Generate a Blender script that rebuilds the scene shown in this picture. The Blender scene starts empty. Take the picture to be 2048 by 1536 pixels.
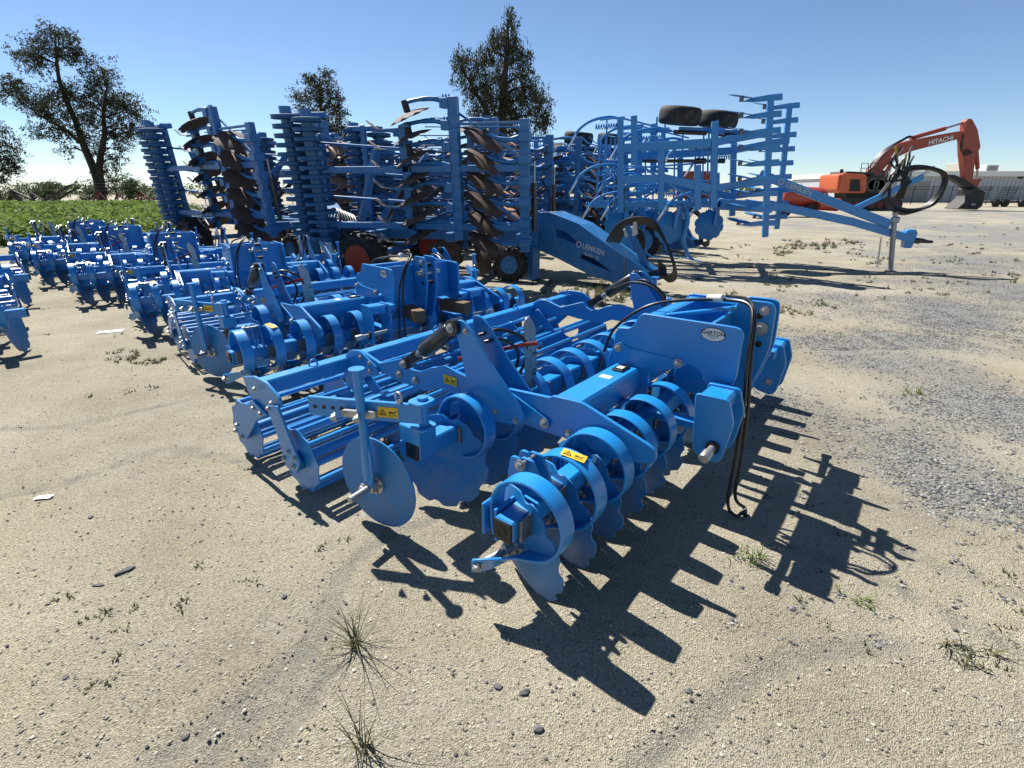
import bpy, bmesh, math, random
import numpy as np
from mathutils import Vector, Matrix, noise
R = math.radians
rng = random.Random(7)
scene = bpy.context.scene
col = scene.collection

# ------------------------------------------------------------------ camera, sky, sun, exposure
CAM_H = 1.6; FPX = 1000.0; PITCH = math.atan(386 / 1000)
cam_data = bpy.data.cameras.new('camera'); cam = bpy.data.objects.new('camera', cam_data); col.objects.link(cam)
cam.location = (0, 0, CAM_H); cam.rotation_euler = (math.pi / 2 - PITCH, 0, 0)
cam_data.sensor_width = 36; cam_data.lens = 36 * FPX / 2048; cam_data.clip_start = .05; cam_data.clip_end = 6000
scene.camera = cam

SUN_AZ = R(-41.5); SUN_EL = R(52)           # azimuth from +Y towards +X
world = bpy.data.worlds.new('World'); scene.world = world; world.use_nodes = True
nt = world.node_tree; nt.nodes.clear()
sky = nt.nodes.new('ShaderNodeTexSky'); sky.sky_type = 'NISHITA'; sky.sun_disc = False
sky.sun_elevation = SUN_EL; sky.sun_rotation = SUN_AZ
sky.altitude = 2500; sky.air_density = 1.1; sky.dust_density = 0; sky.ozone_density = 4
bg = nt.nodes.new('ShaderNodeBackground'); bg.inputs['Strength'].default_value = .066
wo = nt.nodes.new('ShaderNodeOutputWorld')
nt.links.new(sky.outputs[0], bg.inputs[0]); nt.links.new(bg.outputs[0], wo.inputs[0])
sun_d = bpy.data.lights.new('sun', 'SUN'); sun_d.energy = 5.0; sun_d.angle = R(.53); sun_d.color = (1, .96, .895)
sun = bpy.data.objects.new('sun', sun_d); col.objects.link(sun)
S = Vector((math.sin(SUN_AZ) * math.cos(SUN_EL), math.cos(SUN_AZ) * math.cos(SUN_EL), math.sin(SUN_EL)))
sun.rotation_euler = S.to_track_quat('Z', 'Y').to_euler(); sun.location = S * 60
vs = scene.view_settings; vs.view_transform = 'Standard'; vs.look = 'None'; vs.exposure = .98; vs.gamma = 1
vs.use_curve_mapping = False

CP, SP = math.cos(PITCH), math.sin(PITCH)
def ray(px, py):
    x = (px - 1024) / FPX; y = (768 - py) / FPX
    return Vector((x, CP + SP * y, -SP + CP * y))
def pt(px, py, Y):                 # point of the photograph on the upright plane at distance Y
    r = ray(px, py); return Vector((0, 0, CAM_H)) + r * (Y / r.y)
def gp(px, py, h=0.):              # point of the photograph on the ground
    r = ray(px, py); return Vector((0, 0, CAM_H)) + r * ((h - CAM_H) / r.z)

# ------------------------------------------------------------------ materials
MATS = {}
def nodes(m): return m.node_tree.nodes, m.node_tree.links
def mat(name, c, rough=.5, metal=0., var=.12, scale=6., coat=0., bump=0., bscale=40., dust=0., spec=.5, c2=None, k=.66, splash=0.):
    c = tuple(v * k for v in c)
    m = bpy.data.materials.new(name); m.use_nodes = True; n, l = nodes(m)
    b = n['Principled BSDF']; b.inputs['Roughness'].default_value = rough; b.inputs['Metallic'].default_value = metal
    b.inputs['Coat Weight'].default_value = coat; b.inputs['Coat Roughness'].default_value = .22
    b.inputs['Specular IOR Level'].default_value = spec
    tc = n.new('ShaderNodeTexCoord')
    nz = n.new('ShaderNodeTexNoise'); nz.inputs['Scale'].default_value = scale; nz.inputs['Detail'].default_value = 5
    nz.inputs['Roughness'].default_value = .62
    l.new(tc.outputs['Object'], nz.inputs['Vector'])
    mx = n.new('ShaderNodeMix'); mx.data_type = 'RGBA'
    a = c2 if c2 else tuple(v * (1 - var) for v in c)
    bb = c if c2 else tuple(min(1, v * (1 + var)) for v in c)
    mx.inputs['A'].default_value = (*a, 1); mx.inputs['B'].default_value = (*bb, 1)
    l.new(nz.outputs['Fac'], mx.inputs['Factor'])
    out = mx.outputs['Result']
    if dust:
        n2 = n.new('ShaderNodeTexNoise'); n2.inputs['Scale'].default_value = 9; n2.inputs['Detail'].default_value = 7; n2.inputs['Roughness'].default_value = .7
        l.new(tc.outputs['Object'], n2.inputs['Vector'])
        rp = n.new('ShaderNodeValToRGB'); rp.color_ramp.elements[0].position = .48; rp.color_ramp.elements[1].position = .78
        rp.color_ramp.elements[1].color = (dust, dust, dust, 1)
        if splash:                                     # soil thrown up on the parts that run near the ground
            ge = n.new('ShaderNodeNewGeometry'); sx = n.new('ShaderNodeSeparateXYZ'); l.new(ge.outputs['Position'], sx.inputs[0])
            mr = n.new('ShaderNodeMapRange'); mr.inputs['From Min'].default_value = .02; mr.inputs['From Max'].default_value = .34; mr.inputs['To Min'].default_value = splash; mr.inputs['To Max'].default_value = 0; l.new(sx.outputs['Z'], mr.inputs['Value'])
            ad = n.new('ShaderNodeMath'); ad.operation = 'ADD'; l.new(n2.outputs['Fac'], ad.inputs[0]); l.new(mr.outputs[0], ad.inputs[1]); l.new(ad.outputs[0], rp.inputs[0])
        else: l.new(n2.outputs['Fac'], rp.inputs[0])
        m2 = n.new('ShaderNodeMix'); m2.data_type = 'RGBA'; m2.inputs['B'].default_value = (.25, .22, .17, 1)
        l.new(rp.outputs[0], m2.inputs['Factor']); l.new(out, m2.inputs['A']); out = m2.outputs['Result']
        ra = n.new('ShaderNodeMath'); ra.operation = 'MULTIPLY_ADD'; ra.inputs[1].default_value = .8; ra.inputs[2].default_value = rough
        l.new(rp.outputs[0], ra.inputs[0]); l.new(ra.outputs[0], b.inputs['Roughness'])
    l.new(out, b.inputs['Base Color'])
    if bump:
        n3 = n.new('ShaderNodeTexNoise'); n3.inputs['Scale'].default_value = bscale; n3.inputs['Detail'].default_value = 4
        l.new(tc.outputs['Object'], n3.inputs['Vector'])
        bp = n.new('ShaderNodeBump'); bp.inputs['Strength'].default_value = bump; bp.inputs['Distance'].default_value = .01
        l.new(n3.outputs['Fac'], bp.inputs['Height']); l.new(bp.outputs[0], b.inputs['Normal'])
    MATS[name] = m; return m
mat('blue', (.012, .315, .80), .36, var=.09, scale=3, coat=.38, dust=.16, splash=.12, bump=.03, bscale=120)
mat('blue_disc', (.012, .265, .68), .42, var=.16, scale=5, dust=.45, splash=.2, bump=.05, bscale=60)
mat('blue_old', (.016, .205, .52), .45, var=.2, scale=4, coat=.2, dust=.28)
mat('blue_dark', (.012, .115, .28), .5, var=.25, scale=4, dust=.35)
mat('zinc', (.62, .61, .58), .38, .75, var=.15, scale=30)
mat('bare_steel', (.46, .46, .47), .32, .9, var=.2, scale=20)
mat('galv', (.43, .44, .46), .42, .6, var=.14, scale=12)
mat('clampgrey', (.30, .30, .29), .5, .55, var=.2, scale=14)
mat('rubber', (.012, .012, .013), .55, var=.3, scale=20, bump=.15, bscale=90)
mat('hose', (.010, .010, .011), .4, var=.3, scale=30)
mat('black_plastic', (.013, .013, .014), .35, var=.2, scale=20)
mat('black_paint', (.014, .014, .015), .28, var=.2, scale=20, coat=.3)
mat('tyre', (.018, .017, .016), .75, var=.35, scale=9, dust=.35, bump=.2, bscale=60)
mat('yellow', (.78, .50, .02), .45, var=.06, k=.85)
mat('red', (.42, .02, .012), .4, var=.12)
mat('orange_rim', (.62, .075, .02), .45, var=.1)
mat('white', (.78, .78, .76), .5, var=.05, k=.85)
mat('white_metal', (.66, .66, .65), .45, var=.08, scale=10, k=.85)
mat('brown_disc', (.12, .066, .046), .75, var=.45, scale=7, dust=.25, bump=.2)
mat('sunlit_disc', (.50, .27, .16), .6, var=.3, scale=6, bump=.1)  # lit copy of the brown discs: sunlight put into the colour
mat('tine', (.52, .40, .33), .5, .2, var=.2, scale=12)
mat('wood', (.20, .105, .045), .8, var=.35, scale=18, bump=.3, bscale=70)
mat('orange', (.80, .15, .045), .45, var=.14, scale=.8, dust=.22)
mat('orange_red_shaded', (.46, .075, .035), .5, var=.16, scale=.9, dust=.2)  # boom orange darker than the body: its shade is put into the colour
mat('dark_metal', (.035, .033, .032), .55, .3, var=.4, scale=2, dust=.2)
mat('glass_dark', (.012, .015, .018), .08, var=.1)
mat('wall_grey', (.62, .64, .68), .6, var=.06, scale=.5)
mat('roof_white', (.80, .80, .78), .5, var=.04, k=.85)
mat('tan_box', (.50, .45, .37), .7, var=.1)
mat('fence_black', (.012, .012, .013), .45, var=.2)
mat('chain_grey', (.40, .40, .39), .45, .8, var=.2)
mat('concrete', (.42, .41, .39), .8, var=.1)
mat('yellow_machine', (.62, .38, .02), .5, var=.15, scale=1)
mat('red_tank', (.55, .07, .045), .4, var=.12, scale=1, dust=.15)
mat('rust_red', (.22, .055, .035), .7, var=.3, scale=2)
mat('asphalt', (.16, .155, .15), .9, var=.2, scale=.3)
mat('paper', (.72, .71, .68), .8, var=.06, k=.85)
mat('print_black', (.012, .012, .012), .6, var=.1)
mat('print_white', (.62, .67, .74), .6, var=.04)

def leafmat(name, c, c2, trans=.25):
    m = bpy.data.materials.new(name); m.use_nodes = True; n, l = nodes(m)
    b = n['Principled BSDF']; b.inputs['Roughness'].default_value = .75; b.inputs['Specular IOR Level'].default_value = .25
    tc = n.new('ShaderNodeTexCoord'); nz = n.new('ShaderNodeTexNoise'); nz.inputs['Scale'].default_value = .9; nz.inputs['Detail'].default_value = 6
    l.new(tc.outputs['Object'], nz.inputs['Vector'])
    ga = n.new('ShaderNodeNewGeometry')
    ad = n.new('ShaderNodeMath'); ad.operation = 'MULTIPLY_ADD'; ad.inputs[1].default_value = .5
    l.new(ga.outputs['Random Per Island'], ad.inputs[0]); 
    sb = n.new('ShaderNodeMath'); sb.operation = 'SUBTRACT'; sb.inputs[1].default_value = .25
    l.new(nz.outputs['Fac'], sb.inputs[0]); l.new(sb.outputs[0], ad.inputs[2])
    mx = n.new('ShaderNodeMix'); mx.data_type = 'RGBA'; mx.inputs['A'].default_value = (*c, 1); mx.inputs['B'].default_value = (*c2, 1)
    l.new(ad.outputs[0], mx.inputs['Factor']); l.new(mx.outputs['Result'], b.inputs['Base Color'])
    tr = n.new('ShaderNodeBsdfTranslucent'); l.new(mx.outputs['Result'], tr.inputs[0])
    ms = n.new('ShaderNodeMixShader'); ms.inputs[0].default_value = trans
    o = n['Material Output']
    l.new(b.outputs[0], ms.inputs[1]); l.new(tr.outputs[0], ms.inputs[2]); l.new(ms.outputs[0], o.inputs[0])
    MATS[name] = m
leafmat('gum_leaf', (.022, .028, .015), (.075, .078, .040), .3)
leafmat('bush_leaf', (.036, .058, .020), (.085, .115, .045), .3)
leafmat('weed_leaf', (.075, .135, .020), (.23, .29, .075), .4)
leafmat('grass_leaf', (.05, .065, .024), (.20, .18, .10), .3)
mat('bark', (.055, .045, .036), .9, var=.4, scale=2, bump=.4, bscale=12)

# ------------------------------------------------------------------ mesh helpers
class G:
    def __init__(s): s.v = []; s.f = []
    def add(s, vs, fs):
        o = len(s.v); s.v += [tuple(v) for v in vs]; s.f += [tuple(i + o for i in f) for f in fs]; return s
    def box(s, x0, x1, y0, y1, z0, z1):
        return s.add([(x0, y0, z0), (x1, y0, z0), (x1, y1, z0), (x0, y1, z0), (x0, y0, z1), (x1, y0, z1), (x1, y1, z1), (x0, y1, z1)],
                     [(0, 3, 2, 1), (4, 5, 6, 7), (0, 1, 5, 4), (1, 2, 6, 5), (2, 3, 7, 6), (3, 0, 4, 7)])
    def obox(s, p0, p1, w, h, up=(0, 0, 1)):       # bar from p0 to p1, w sideways, h along up
        p0, p1 = Vector(p0), Vector(p1); d = (p1 - p0).normalized(); u = Vector(up)
        a = d.cross(u)
        if a.length < 1e-4: a = d.cross(Vector((0, 1, 0)))
        a.normalize(); u = a.cross(d).normalized(); a *= w / 2; u *= h / 2
        return s.add([p0 - a - u, p0 + a - u, p0 + a + u, p0 - a + u, p1 - a - u, p1 + a - u, p1 + a + u, p1 - a + u],
                     [(0, 1, 2, 3), (7, 6, 5, 4), (0, 4, 5, 1), (1, 5, 6, 2), (2, 6, 7, 3), (3, 7, 4, 0)])
    def prism(s, poly, a, b, ax='x'):
        if ax == 'x': P = lambda u, v, w: (w, u, v)
        elif ax == 'y': P = lambda u, v, w: (u, w, v)
        else: P = lambda u, v, w: (u, v, w)
        n = len(poly)
        return s.add([P(u, v, a) for u, v in poly] + [P(u, v, b) for u, v in poly],
                     [tuple(range(n))[::-1], tuple(range(n, 2 * n))] + [(i, (i + 1) % n, n + (i + 1) % n, n + i) for i in range(n)])
    def tube(s, pts, r, n=8, cap=True):
        pts = [Vector(p) for p in pts]; m = len(pts); rs = r if isinstance(r, (list, tuple)) else [r] * m
        d = (pts[1] - pts[0]).normalized(); a = d.orthogonal().normalized(); vs = []; fs = []
        for i in range(m):
            dn = (pts[min(i + 1, m - 1)] - pts[max(i - 1, 0)]).normalized()
            a = (a - dn * a.dot(dn)); a = a.normalized() if a.length > 1e-6 else dn.orthogonal().normalized()
            b = dn.cross(a)
            for k in range(n):
                t = 2 * math.pi * k / n; vs.append(pts[i] + (a * math.cos(t) + b * math.sin(t)) * rs[i])
        for i in range(m - 1):
            for k in range(n): fs.append((i * n + k, i * n + (k + 1) % n, (i + 1) * n + (k + 1) % n, (i + 1) * n + k))
        if cap: fs += [tuple(range(n))[::-1], tuple(range((m - 1) * n, m * n))]
        return s.add(vs, fs)
    def cyl(s, p0, p1, r, n=12): return s.tube([p0, p1], r, n)
    def lathe(s, prof, o=(0, 0, 0), ax=(0, 0, 1), n=24, ends=True):       # prof: (radius, height)
        o = Vector(o); d = Vector(ax).normalized(); a = d.orthogonal().normalized(); b = d.cross(a); vs = []; fs = []
        m = len(prof)
        for r, h in prof:
            for k in range(n):
                t = 2 * math.pi * k / n; vs.append(o + d * h + (a * math.cos(t) + b * math.sin(t)) * r)
        for i in range(m - 1):
            for k in range(n): fs.append((i * n + k, i * n + (k + 1) % n, (i + 1) * n + (k + 1) % n, (i + 1) * n + k))
        if ends: fs += [tuple(range(n))[::-1], tuple(range((m - 1) * n, m * n))]
        return s.add(vs, fs)
    def sweep(s, st, th):        # st: (centre, width vector); flat strip of thickness th
        vs = []; fs = []; m = len(st)
        for i, (c, w) in enumerate(st):
            c = Vector(c); w = Vector(w)
            d = (Vector(st[min(i + 1, m - 1)][0]) - Vector(st[max(i - 1, 0)][0])).normalized()
            k = d.cross(w).normalized() * th / 2
            vs += [c - w / 2 - k, c + w / 2 - k, c + w / 2 + k, c - w / 2 + k]
        for i in range(m - 1):
            for j in range(4): fs.append((i * 4 + j, i * 4 + (j + 1) % 4, i * 4 + 4 + (j + 1) % 4, i * 4 + 4 + j))
        fs += [(3, 2, 1, 0), tuple(range(4 * m - 4, 4 * m))]
        return s.add(vs, fs)
    def xf(s, M):
        s.v = [tuple(M @ Vector(v)) for v in s.v]; return s
    def join(s, o): return s.add(o.v, o.f)
    def mesh(s, name, m, bevel=0., angle=35, seg=1):
        me = bpy.data.meshes.new(name); me.from_pydata(s.v, [], s.f)
        b = bmesh.new(); b.from_mesh(me)
        bmesh.ops.recalc_face_normals(b, faces=b.faces)
        if bevel:
            es = [e for e in b.edges if len(e.link_faces) == 2 and e.calc_face_angle(0) > R(30)]
            bmesh.ops.bevel(b, geom=es, offset=bevel, segments=seg, affect='EDGES', profile=.6, clamp_overlap=True)
        b.to_mesh(me); b.free()
        for p in me.polygons: p.use_smooth = True
        me.set_sharp_from_angle(angle=R(angle))
        me.materials.append(MATS[m] if isinstance(m, str) else m)
        return me
    def build(s, name, m, parent=None, bevel=0., angle=35, **k):
        return put(name, s.mesh(name, m, bevel, angle), parent, **k)

def put(name, me, parent=None, loc=None, rot=None, M=None):
    o = bpy.data.objects.new(name, me); col.objects.link(o)
    if parent: o.parent = parent
    if M is not None: o.matrix_basis = M
    if loc is not None: o.location = loc
    if rot is not None: o.rotation_euler = rot
    return o
def empty(name, loc=(0, 0, 0), rz=0):
    o = bpy.data.objects.new(name, None); o.empty_display_size = .2; col.objects.link(o)
    o.location = loc; o.rotation_euler = (0, 0, rz); return o
def tag(o, label, cat, group=None):
    o['label'] = label; o['category'] = cat
    if group: o['group'] = group
    return o
def kids(o): return [c for c in bpy.data.objects if c.parent == o]
def tree_of(o):
    ch = {}
    for c in bpy.data.objects:
        if c.parent: ch.setdefault(c.parent.name, []).append(c)
    return ch
def copy_tree(o, parent=None, ch=None, skip=()):
    if ch is None: ch = tree_of(o)
    c = o.copy(); col.objects.link(c); c.parent = parent
    for k in ch.get(o.name, []):
        if skip and (k.name.startswith(skip) or (k.name.split('.')[0] in ('hub', 'bolt') and k.location.y < -.3 and k.location.x < -1.4)): continue
        copy_tree(k, c, ch)
    return c
def text_mesh(name, body, size, m, bold=0., ext=.0006, shear=0.):
    cu = bpy.data.curves.new(name, 'FONT'); cu.body = body; cu.size = size; cu.align_x = 'CENTER'; cu.align_y = 'CENTER'
    cu.extrude = ext; cu.offset = bold; cu.resolution_u = 3; cu.shear = shear
    o = bpy.data.objects.new(name, cu); col.objects.link(o)
    me = bpy.data.meshes.new_from_object(o); bpy.data.objects.remove(o); bpy.data.curves.remove(cu)
    me.materials.clear(); me.materials.append(MATS[m]); me.name = name
    return me
def frame(o, xa, ya):          # matrix with local X = xa, local Y = ya
    x = Vector(xa).normalized(); y = Vector(ya); y = (y - x * y.dot(x)).normalized(); z = x.cross(y)
    M = Matrix((x, y, z)).transposed().to_4x4(); M.translation = Vector(o); return M
def arc(c, r, a0, a1, n):
    return [(c[0] + r * math.cos(R(a0 + (a1 - a0) * i / n)), c[1] + r * math.sin(R(a0 + (a1 - a0) * i / n))) for i in range(n + 1)]
def rounded(poly, r, n=4):     # round every corner of a 2D polygon
    out = []; m = len(poly)
    for i in range(m):
        p = Vector(poly[i]); a = Vector(poly[i - 1]) - p; b = Vector(poly[(i + 1) % m]) - p
        k = min(r, a.length * .45, b.length * .45); a = p + a.normalized() * k; b = p + b.normalized() * k
        for j in range(n + 1):
            t = j / n; out.append(tuple(a * (1 - t) ** 2 + p * 2 * t * (1 - t) + b * t * t))
    return out
def holed(outer, holes, th, bev=.002):      # flat plate in XY with real openings
    cu = bpy.data.curves.new('plate', 'CURVE'); cu.dimensions = '2D'; cu.fill_mode = 'BOTH'; cu.extrude = th / 2; cu.bevel_depth = bev; cu.bevel_resolution = 0
    for pl in [outer] + holes:
        sp = cu.splines.new('POLY'); sp.points.add(len(pl) - 1); sp.use_cyclic_u = True
        for q, (x, y) in zip(sp.points, pl): q.co = (x, y, 0, 1)
    o = bpy.data.objects.new('plate', cu); col.objects.link(o)
    me = bpy.data.meshes.new_from_object(o); bpy.data.objects.remove(o); bpy.data.curves.remove(cu)
    g = G(); g.add([v.co[:] for v in me.vertices], [tuple(p.vertices) for p in me.polygons]); bpy.data.meshes.remove(me)
    return g
def catmull(P, n=6):
    P = [Vector(p) for p in P]; Q = [P[0] * 2 - P[1]] + P + [P[-1] * 2 - P[-2]]; out = []
    for i in range(1, len(Q) - 2):
        for k in range(n):
            t = k / n; a, b, c, d = Q[i - 1:i + 3]
            out.append(.5 * (2 * b + (c - a) * t + (2 * a - 5 * b + 4 * c - d) * t * t + (3 * b - a - 3 * c + d) * t ** 3))
    out.append(P[-1]); return out
def nz(x, y, z=0.): return noise.noise((x, y, z))
def fbm(x, y, o=4, s=0.):
    v = 0; a = 1
    for i in range(o): v += a * noise.noise((x, y, s)); x *= 2.03; y *= 2.03; a *= .5
    return v
# ------------------------------------------------------------------ ground
def blob(x, y, cx, cy, rx, ry, rot=0):
    dx, dy = x - cx, y - cy; c, s_ = math.cos(rot), math.sin(rot)
    u, v = (dx * c + dy * s_) / rx, (-dx * s_ + dy * c) / ry
    return 1 - math.sqrt(u * u + v * v)
GB = []
for px, py, rx, ry in ((1810, 905, .55, .75), (1740, 720, .9, 1.0), (1950, 800, .75, .8), (1890, 640, 1.6, 1.5), (2040, 590, 2.2, 2.2),
                       (1700, 600, .5, 1.0), (1930, 520, 2.6, 3.0), (2100, 480, 7, 6), (1650, 490, .8, 1.0), (1900, 455, 9, 7), (2300, 430, 25, 12), (1790, 435, 5, 5), (1880, 990, .3, .35)):
    p = gp(px, py); GB.append((p.x, p.y, rx, ry))
def gravel(x, y):
    if x < .8: return 0.
    m = max(blob(x, y, *b) for b in GB)
    return max(0., min(1., .42 + .70 * m + .80 * fbm(x * .75, y * .75, 6, 3.1)))
RUTS = [[tuple(gp(*p)[:2]) for p in r] for r in (
    ((380, 1560), (520, 1420), (610, 1310), (650, 1220), (690, 1140), (770, 1075), (860, 1040)), ((300, 1530), (430, 1440), (540, 1350), (620, 1290)), ((470, 1560), (590, 1430), (660, 1330)),
    ((1560, 1090), (1660, 1120), (1780, 1170), (1900, 1230), (2060, 1310)), ((1700, 1060), (1850, 1120), (2060, 1190)), ((-40, 1000), (150, 960), (330, 900), (520, 930)), ((-40, 860), (160, 845), (360, 800)),
    ((1250, 1560), (1400, 1440), (1560, 1330), (1800, 1290)))]
RUTP = [np.array([tuple(q)[:2] for q in catmull([(a, b, 0) for a, b in r], 8)]) for r in RUTS]
def ground_h(x, y):
    h = .016 * fbm(x * .35, y * .35, 3) + .006 * fbm(x * 1.7, y * 1.7, 3, 2.)
    d2 = x * x + y * y
    if d2 < 90:
        h += .005 * fbm(x * 7, y * 7, 3, 5.)
        for q in RUTP:
            d = np.sqrt(((q - (x, y)) ** 2).sum(1).min())
            if d < .35: h += (-.012 * math.exp(-(d / .035) ** 2) + .009 * math.exp(-((d - .065) / .022) ** 2)) * (.6 + .8 * abs(nz(x * 3, y * 3, 8.)))
    return h - .004
def axis(lo, hi, d0, g):
    out = [0.]; d = d0
    while out[-1] < hi: out.append(out[-1] + d); d *= g
    neg = [0.]; d = d0
    while neg[-1] < -lo: neg.append(neg[-1] + d); d *= g
    return [-v for v in neg[:0:-1]] + out
xs = axis(-1500, 1500, .036, 1.032); ys = [v + 1.6 for v in axis(-14, 2500, .036, 1.032)]
gv = []; gm = []
for y in ys:
    for x in xs:
        far = x * x + y * y > 2500
        gv.append((x, y, 0. if far else ground_h(x, y))); gm.append(0.)
nx = len(xs); gf = [(j * nx + i, j * nx + i + 1, (j + 1) * nx + i + 1, (j + 1) * nx + i) for j in range(len(ys) - 1) for i in range(nx - 1)]
gme = bpy.data.meshes.new('ground'); gme.from_pydata(gv, [], gf)
for p in gme.polygons: p.use_smooth = True
at_ = gme.attributes.new('gravel', 'FLOAT', 'POINT')
at_.data.foreach_set('value', [gravel(x, y) if (x > .8 and y < 130) else 0. for x, y, z in gv])
trk = gme.attributes.new('track', 'FLOAT', 'POINT')
def track(x, y):
    if x * x + y * y > 40: return 0.
    return max(math.exp(-(np.sqrt(((q_ - (x, y)) ** 2).sum(1).min()) / .06) ** 2) for q_ in RUTP)
trk.data.foreach_set('value', [track(x, y) for x, y, z in gv])
gmat = bpy.data.materials.new('sandy_ground'); gmat.use_nodes = True; n, l = nodes(gmat); b = n['Principled BSDF']
b.inputs['Roughness'].default_value = .95; b.inputs['Specular IOR Level'].default_value = .15
tc = n.new('ShaderNodeTexCoord')
def noise_n(scale, det=5, rough=.6, dist=0.):
    q = n.new('ShaderNodeTexNoise'); q.inputs['Scale'].default_value = scale; q.inputs['Detail'].default_value = det; q.inputs['Roughness'].default_value = rough
    q.inputs['Distortion'].default_value = dist; l.new(tc.outputs['Object'], q.inputs['Vector']); return q.outputs['Fac']
def ramp(src, pts):
    q = n.new('ShaderNodeValToRGB'); e = q.color_ramp.elements
    while len(e) < len(pts): e.new(.5)
    for k, (p, c) in zip(e, pts): k.position = p; k.color = (*c, 1)
    l.new(src, q.inputs[0]); return q.outputs[0]
def mixc(fac, a, b_, mode='MIX'):
    q = n.new('ShaderNodeMix'); q.data_type = 'RGBA'; q.blend_type = mode
    if isinstance(fac, float): q.inputs['Factor'].default_value = fac
    else: l.new(fac, q.inputs['Factor'])
    for s_, v in (('A', a), ('B', b_)):
        if isinstance(v, tuple): q.inputs[s_].default_value = (*v, 1)
        else: l.new(v, q.inputs[s_])
    return q.outputs['Result']
sand = ramp(noise_n(1.1, 7, .62), [(.26, (.220, .196, .148)), (.48, (.312, .286, .224)), (.74, (.395, .368, .296))])
yel = ramp(noise_n(.45, 5, .6, .4), [(.40, (0, 0, 0)), (.66, (1, 1, 1))])
sand = mixc(yel, sand, mixc(.5, sand, (.40, .34, .225)))
pale = ramp(noise_n(.33, 6, .65, .8), [(.52, (0, 0, 0)), (.75, (.75, .75, .75))])
sand = mixc(pale, sand, (.40, .38, .33))
ta = n.new('ShaderNodeAttribute'); ta.attribute_name = 'track'
tm_ = n.new('ShaderNodeMath'); tm_.operation = 'MULTIPLY'; l.new(ta.outputs['Fac'], tm_.inputs[0]); l.new(noise_n(9, 6, .75), tm_.inputs[1])
tm2 = ramp(tm_.outputs[0], [(.18, (0, 0, 0)), (.5, (.9, .9, .9))]); sand = mixc(tm2, sand, (.215, .205, .17))
dk = ramp(noise_n(.8, 8, .7, 1.2), [(.58, (0, 0, 0)), (.74, (.6, .6, .6))]); sand = mixc(dk, sand, (.235, .205, .155))
vo = n.new('ShaderNodeTexVoronoi'); vo.inputs['Scale'].default_value = 215; l.new(tc.outputs['Object'], vo.inputs['Vector'])
grain = ramp(vo.outputs['Color'], [(.06, (.38, .37, .35)), (.3, (.84, .83, .81)), (.75, (1.10, 1.10, 1.08)), (.95, (1.5, 1.48, 1.44))])
sand = mixc(1.0, sand, grain, 'MULTIPLY')
vo2 = n.new('ShaderNodeTexVoronoi'); vo2.inputs['Scale'].default_value = 85; l.new(tc.outputs['Object'], vo2.inputs['Vector'])
stone = ramp(vo2.outputs['Color'], [(.1, (.085, .086, .087)), (.5, (.19, .189, .183)), (.9, (.34, .335, .32))])
ga = n.new('ShaderNodeAttribute'); ga.attribute_name = 'gravel'
brk = n.new('ShaderNodeMath'); brk.operation = 'MULTIPLY_ADD'; brk.inputs[1].default_value = .9; brk.inputs[2].default_value = -.45; l.new(noise_n(26, 4, .7), brk.inputs[0])
sm = n.new('ShaderNodeMath'); sm.operation = 'ADD'; l.new(ga.outputs['Fac'], sm.inputs[0]); l.new(brk.outputs[0], sm.inputs[1])
gmask = ramp(sm.outputs[0], [(.25, (0, 0, 0)), (1.0, (.85, .85, .85))])
full = mixc(gmask, sand, stone)
l.new(full, b.inputs['Base Color'])
bp = n.new('ShaderNodeBump'); bp.inputs['Strength'].default_value = .9; bp.inputs['Distance'].default_value = .012
hsum = n.new('ShaderNodeMath'); hsum.operation = 'MULTIPLY_ADD'; hsum.inputs[1].default_value = .55
l.new(vo.outputs['Distance'], hsum.inputs[0]); l.new(noise_n(44, 8, .75), hsum.inputs[2])
h2 = n.new('ShaderNodeMath'); h2.operation = 'MULTIPLY_ADD'; l.new(gmask, h2.inputs[0]); l.new(vo2.outputs['Distance'], h2.inputs[1]); l.new(hsum.outputs[0], h2.inputs[2])
l.new(h2.outputs[0], bp.inputs['Height']); l.new(bp.outputs[0], b.inputs['Normal'])
gme.materials.append(gmat)
ground = put('ground', gme); ground['kind'] = 'structure'

# loose gravel and grit (real stones)
def stone_shape(k):
    q = random.Random(k); b = bmesh.new(); bmesh.ops.create_icosphere(b, subdivisions=1, radius=1)
    for v in b.verts: v.co = Vector((v.co.x * (.8 + .5 * q.random()), v.co.y * (.7 + .5 * q.random()), v.co.z * (.45 + .35 * q.random())))
    vs = np.array([v.co[:] for v in b.verts]); fs = [tuple(w.index for w in f.verts) for f in b.faces]; b.free(); return vs, fs
SHAPES = [stone_shape(k) for k in range(6)]
def scatter(name, spots, m):
    V = []; F = []; o = 0
    for x, y, s_ in spots:
        vs, fs = SHAPES[rng.randrange(6)]; a = rng.random() * 6.28; c, sn = math.cos(a), math.sin(a)
        z = ground_h(x, y) + s_ * .18
        V.append(np.column_stack(((vs[:, 0] * c - vs[:, 1] * sn) * s_ + x, (vs[:, 0] * sn + vs[:, 1] * c) * s_ + y, vs[:, 2] * s_ + z)))
        F += [tuple(i + o for i in f) for f in fs]; o += len(vs)
    me = bpy.data.meshes.new(name); me.from_pydata(np.vstack(V).tolist(), [], F); me.materials.append(m); return put(name, me)
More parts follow.
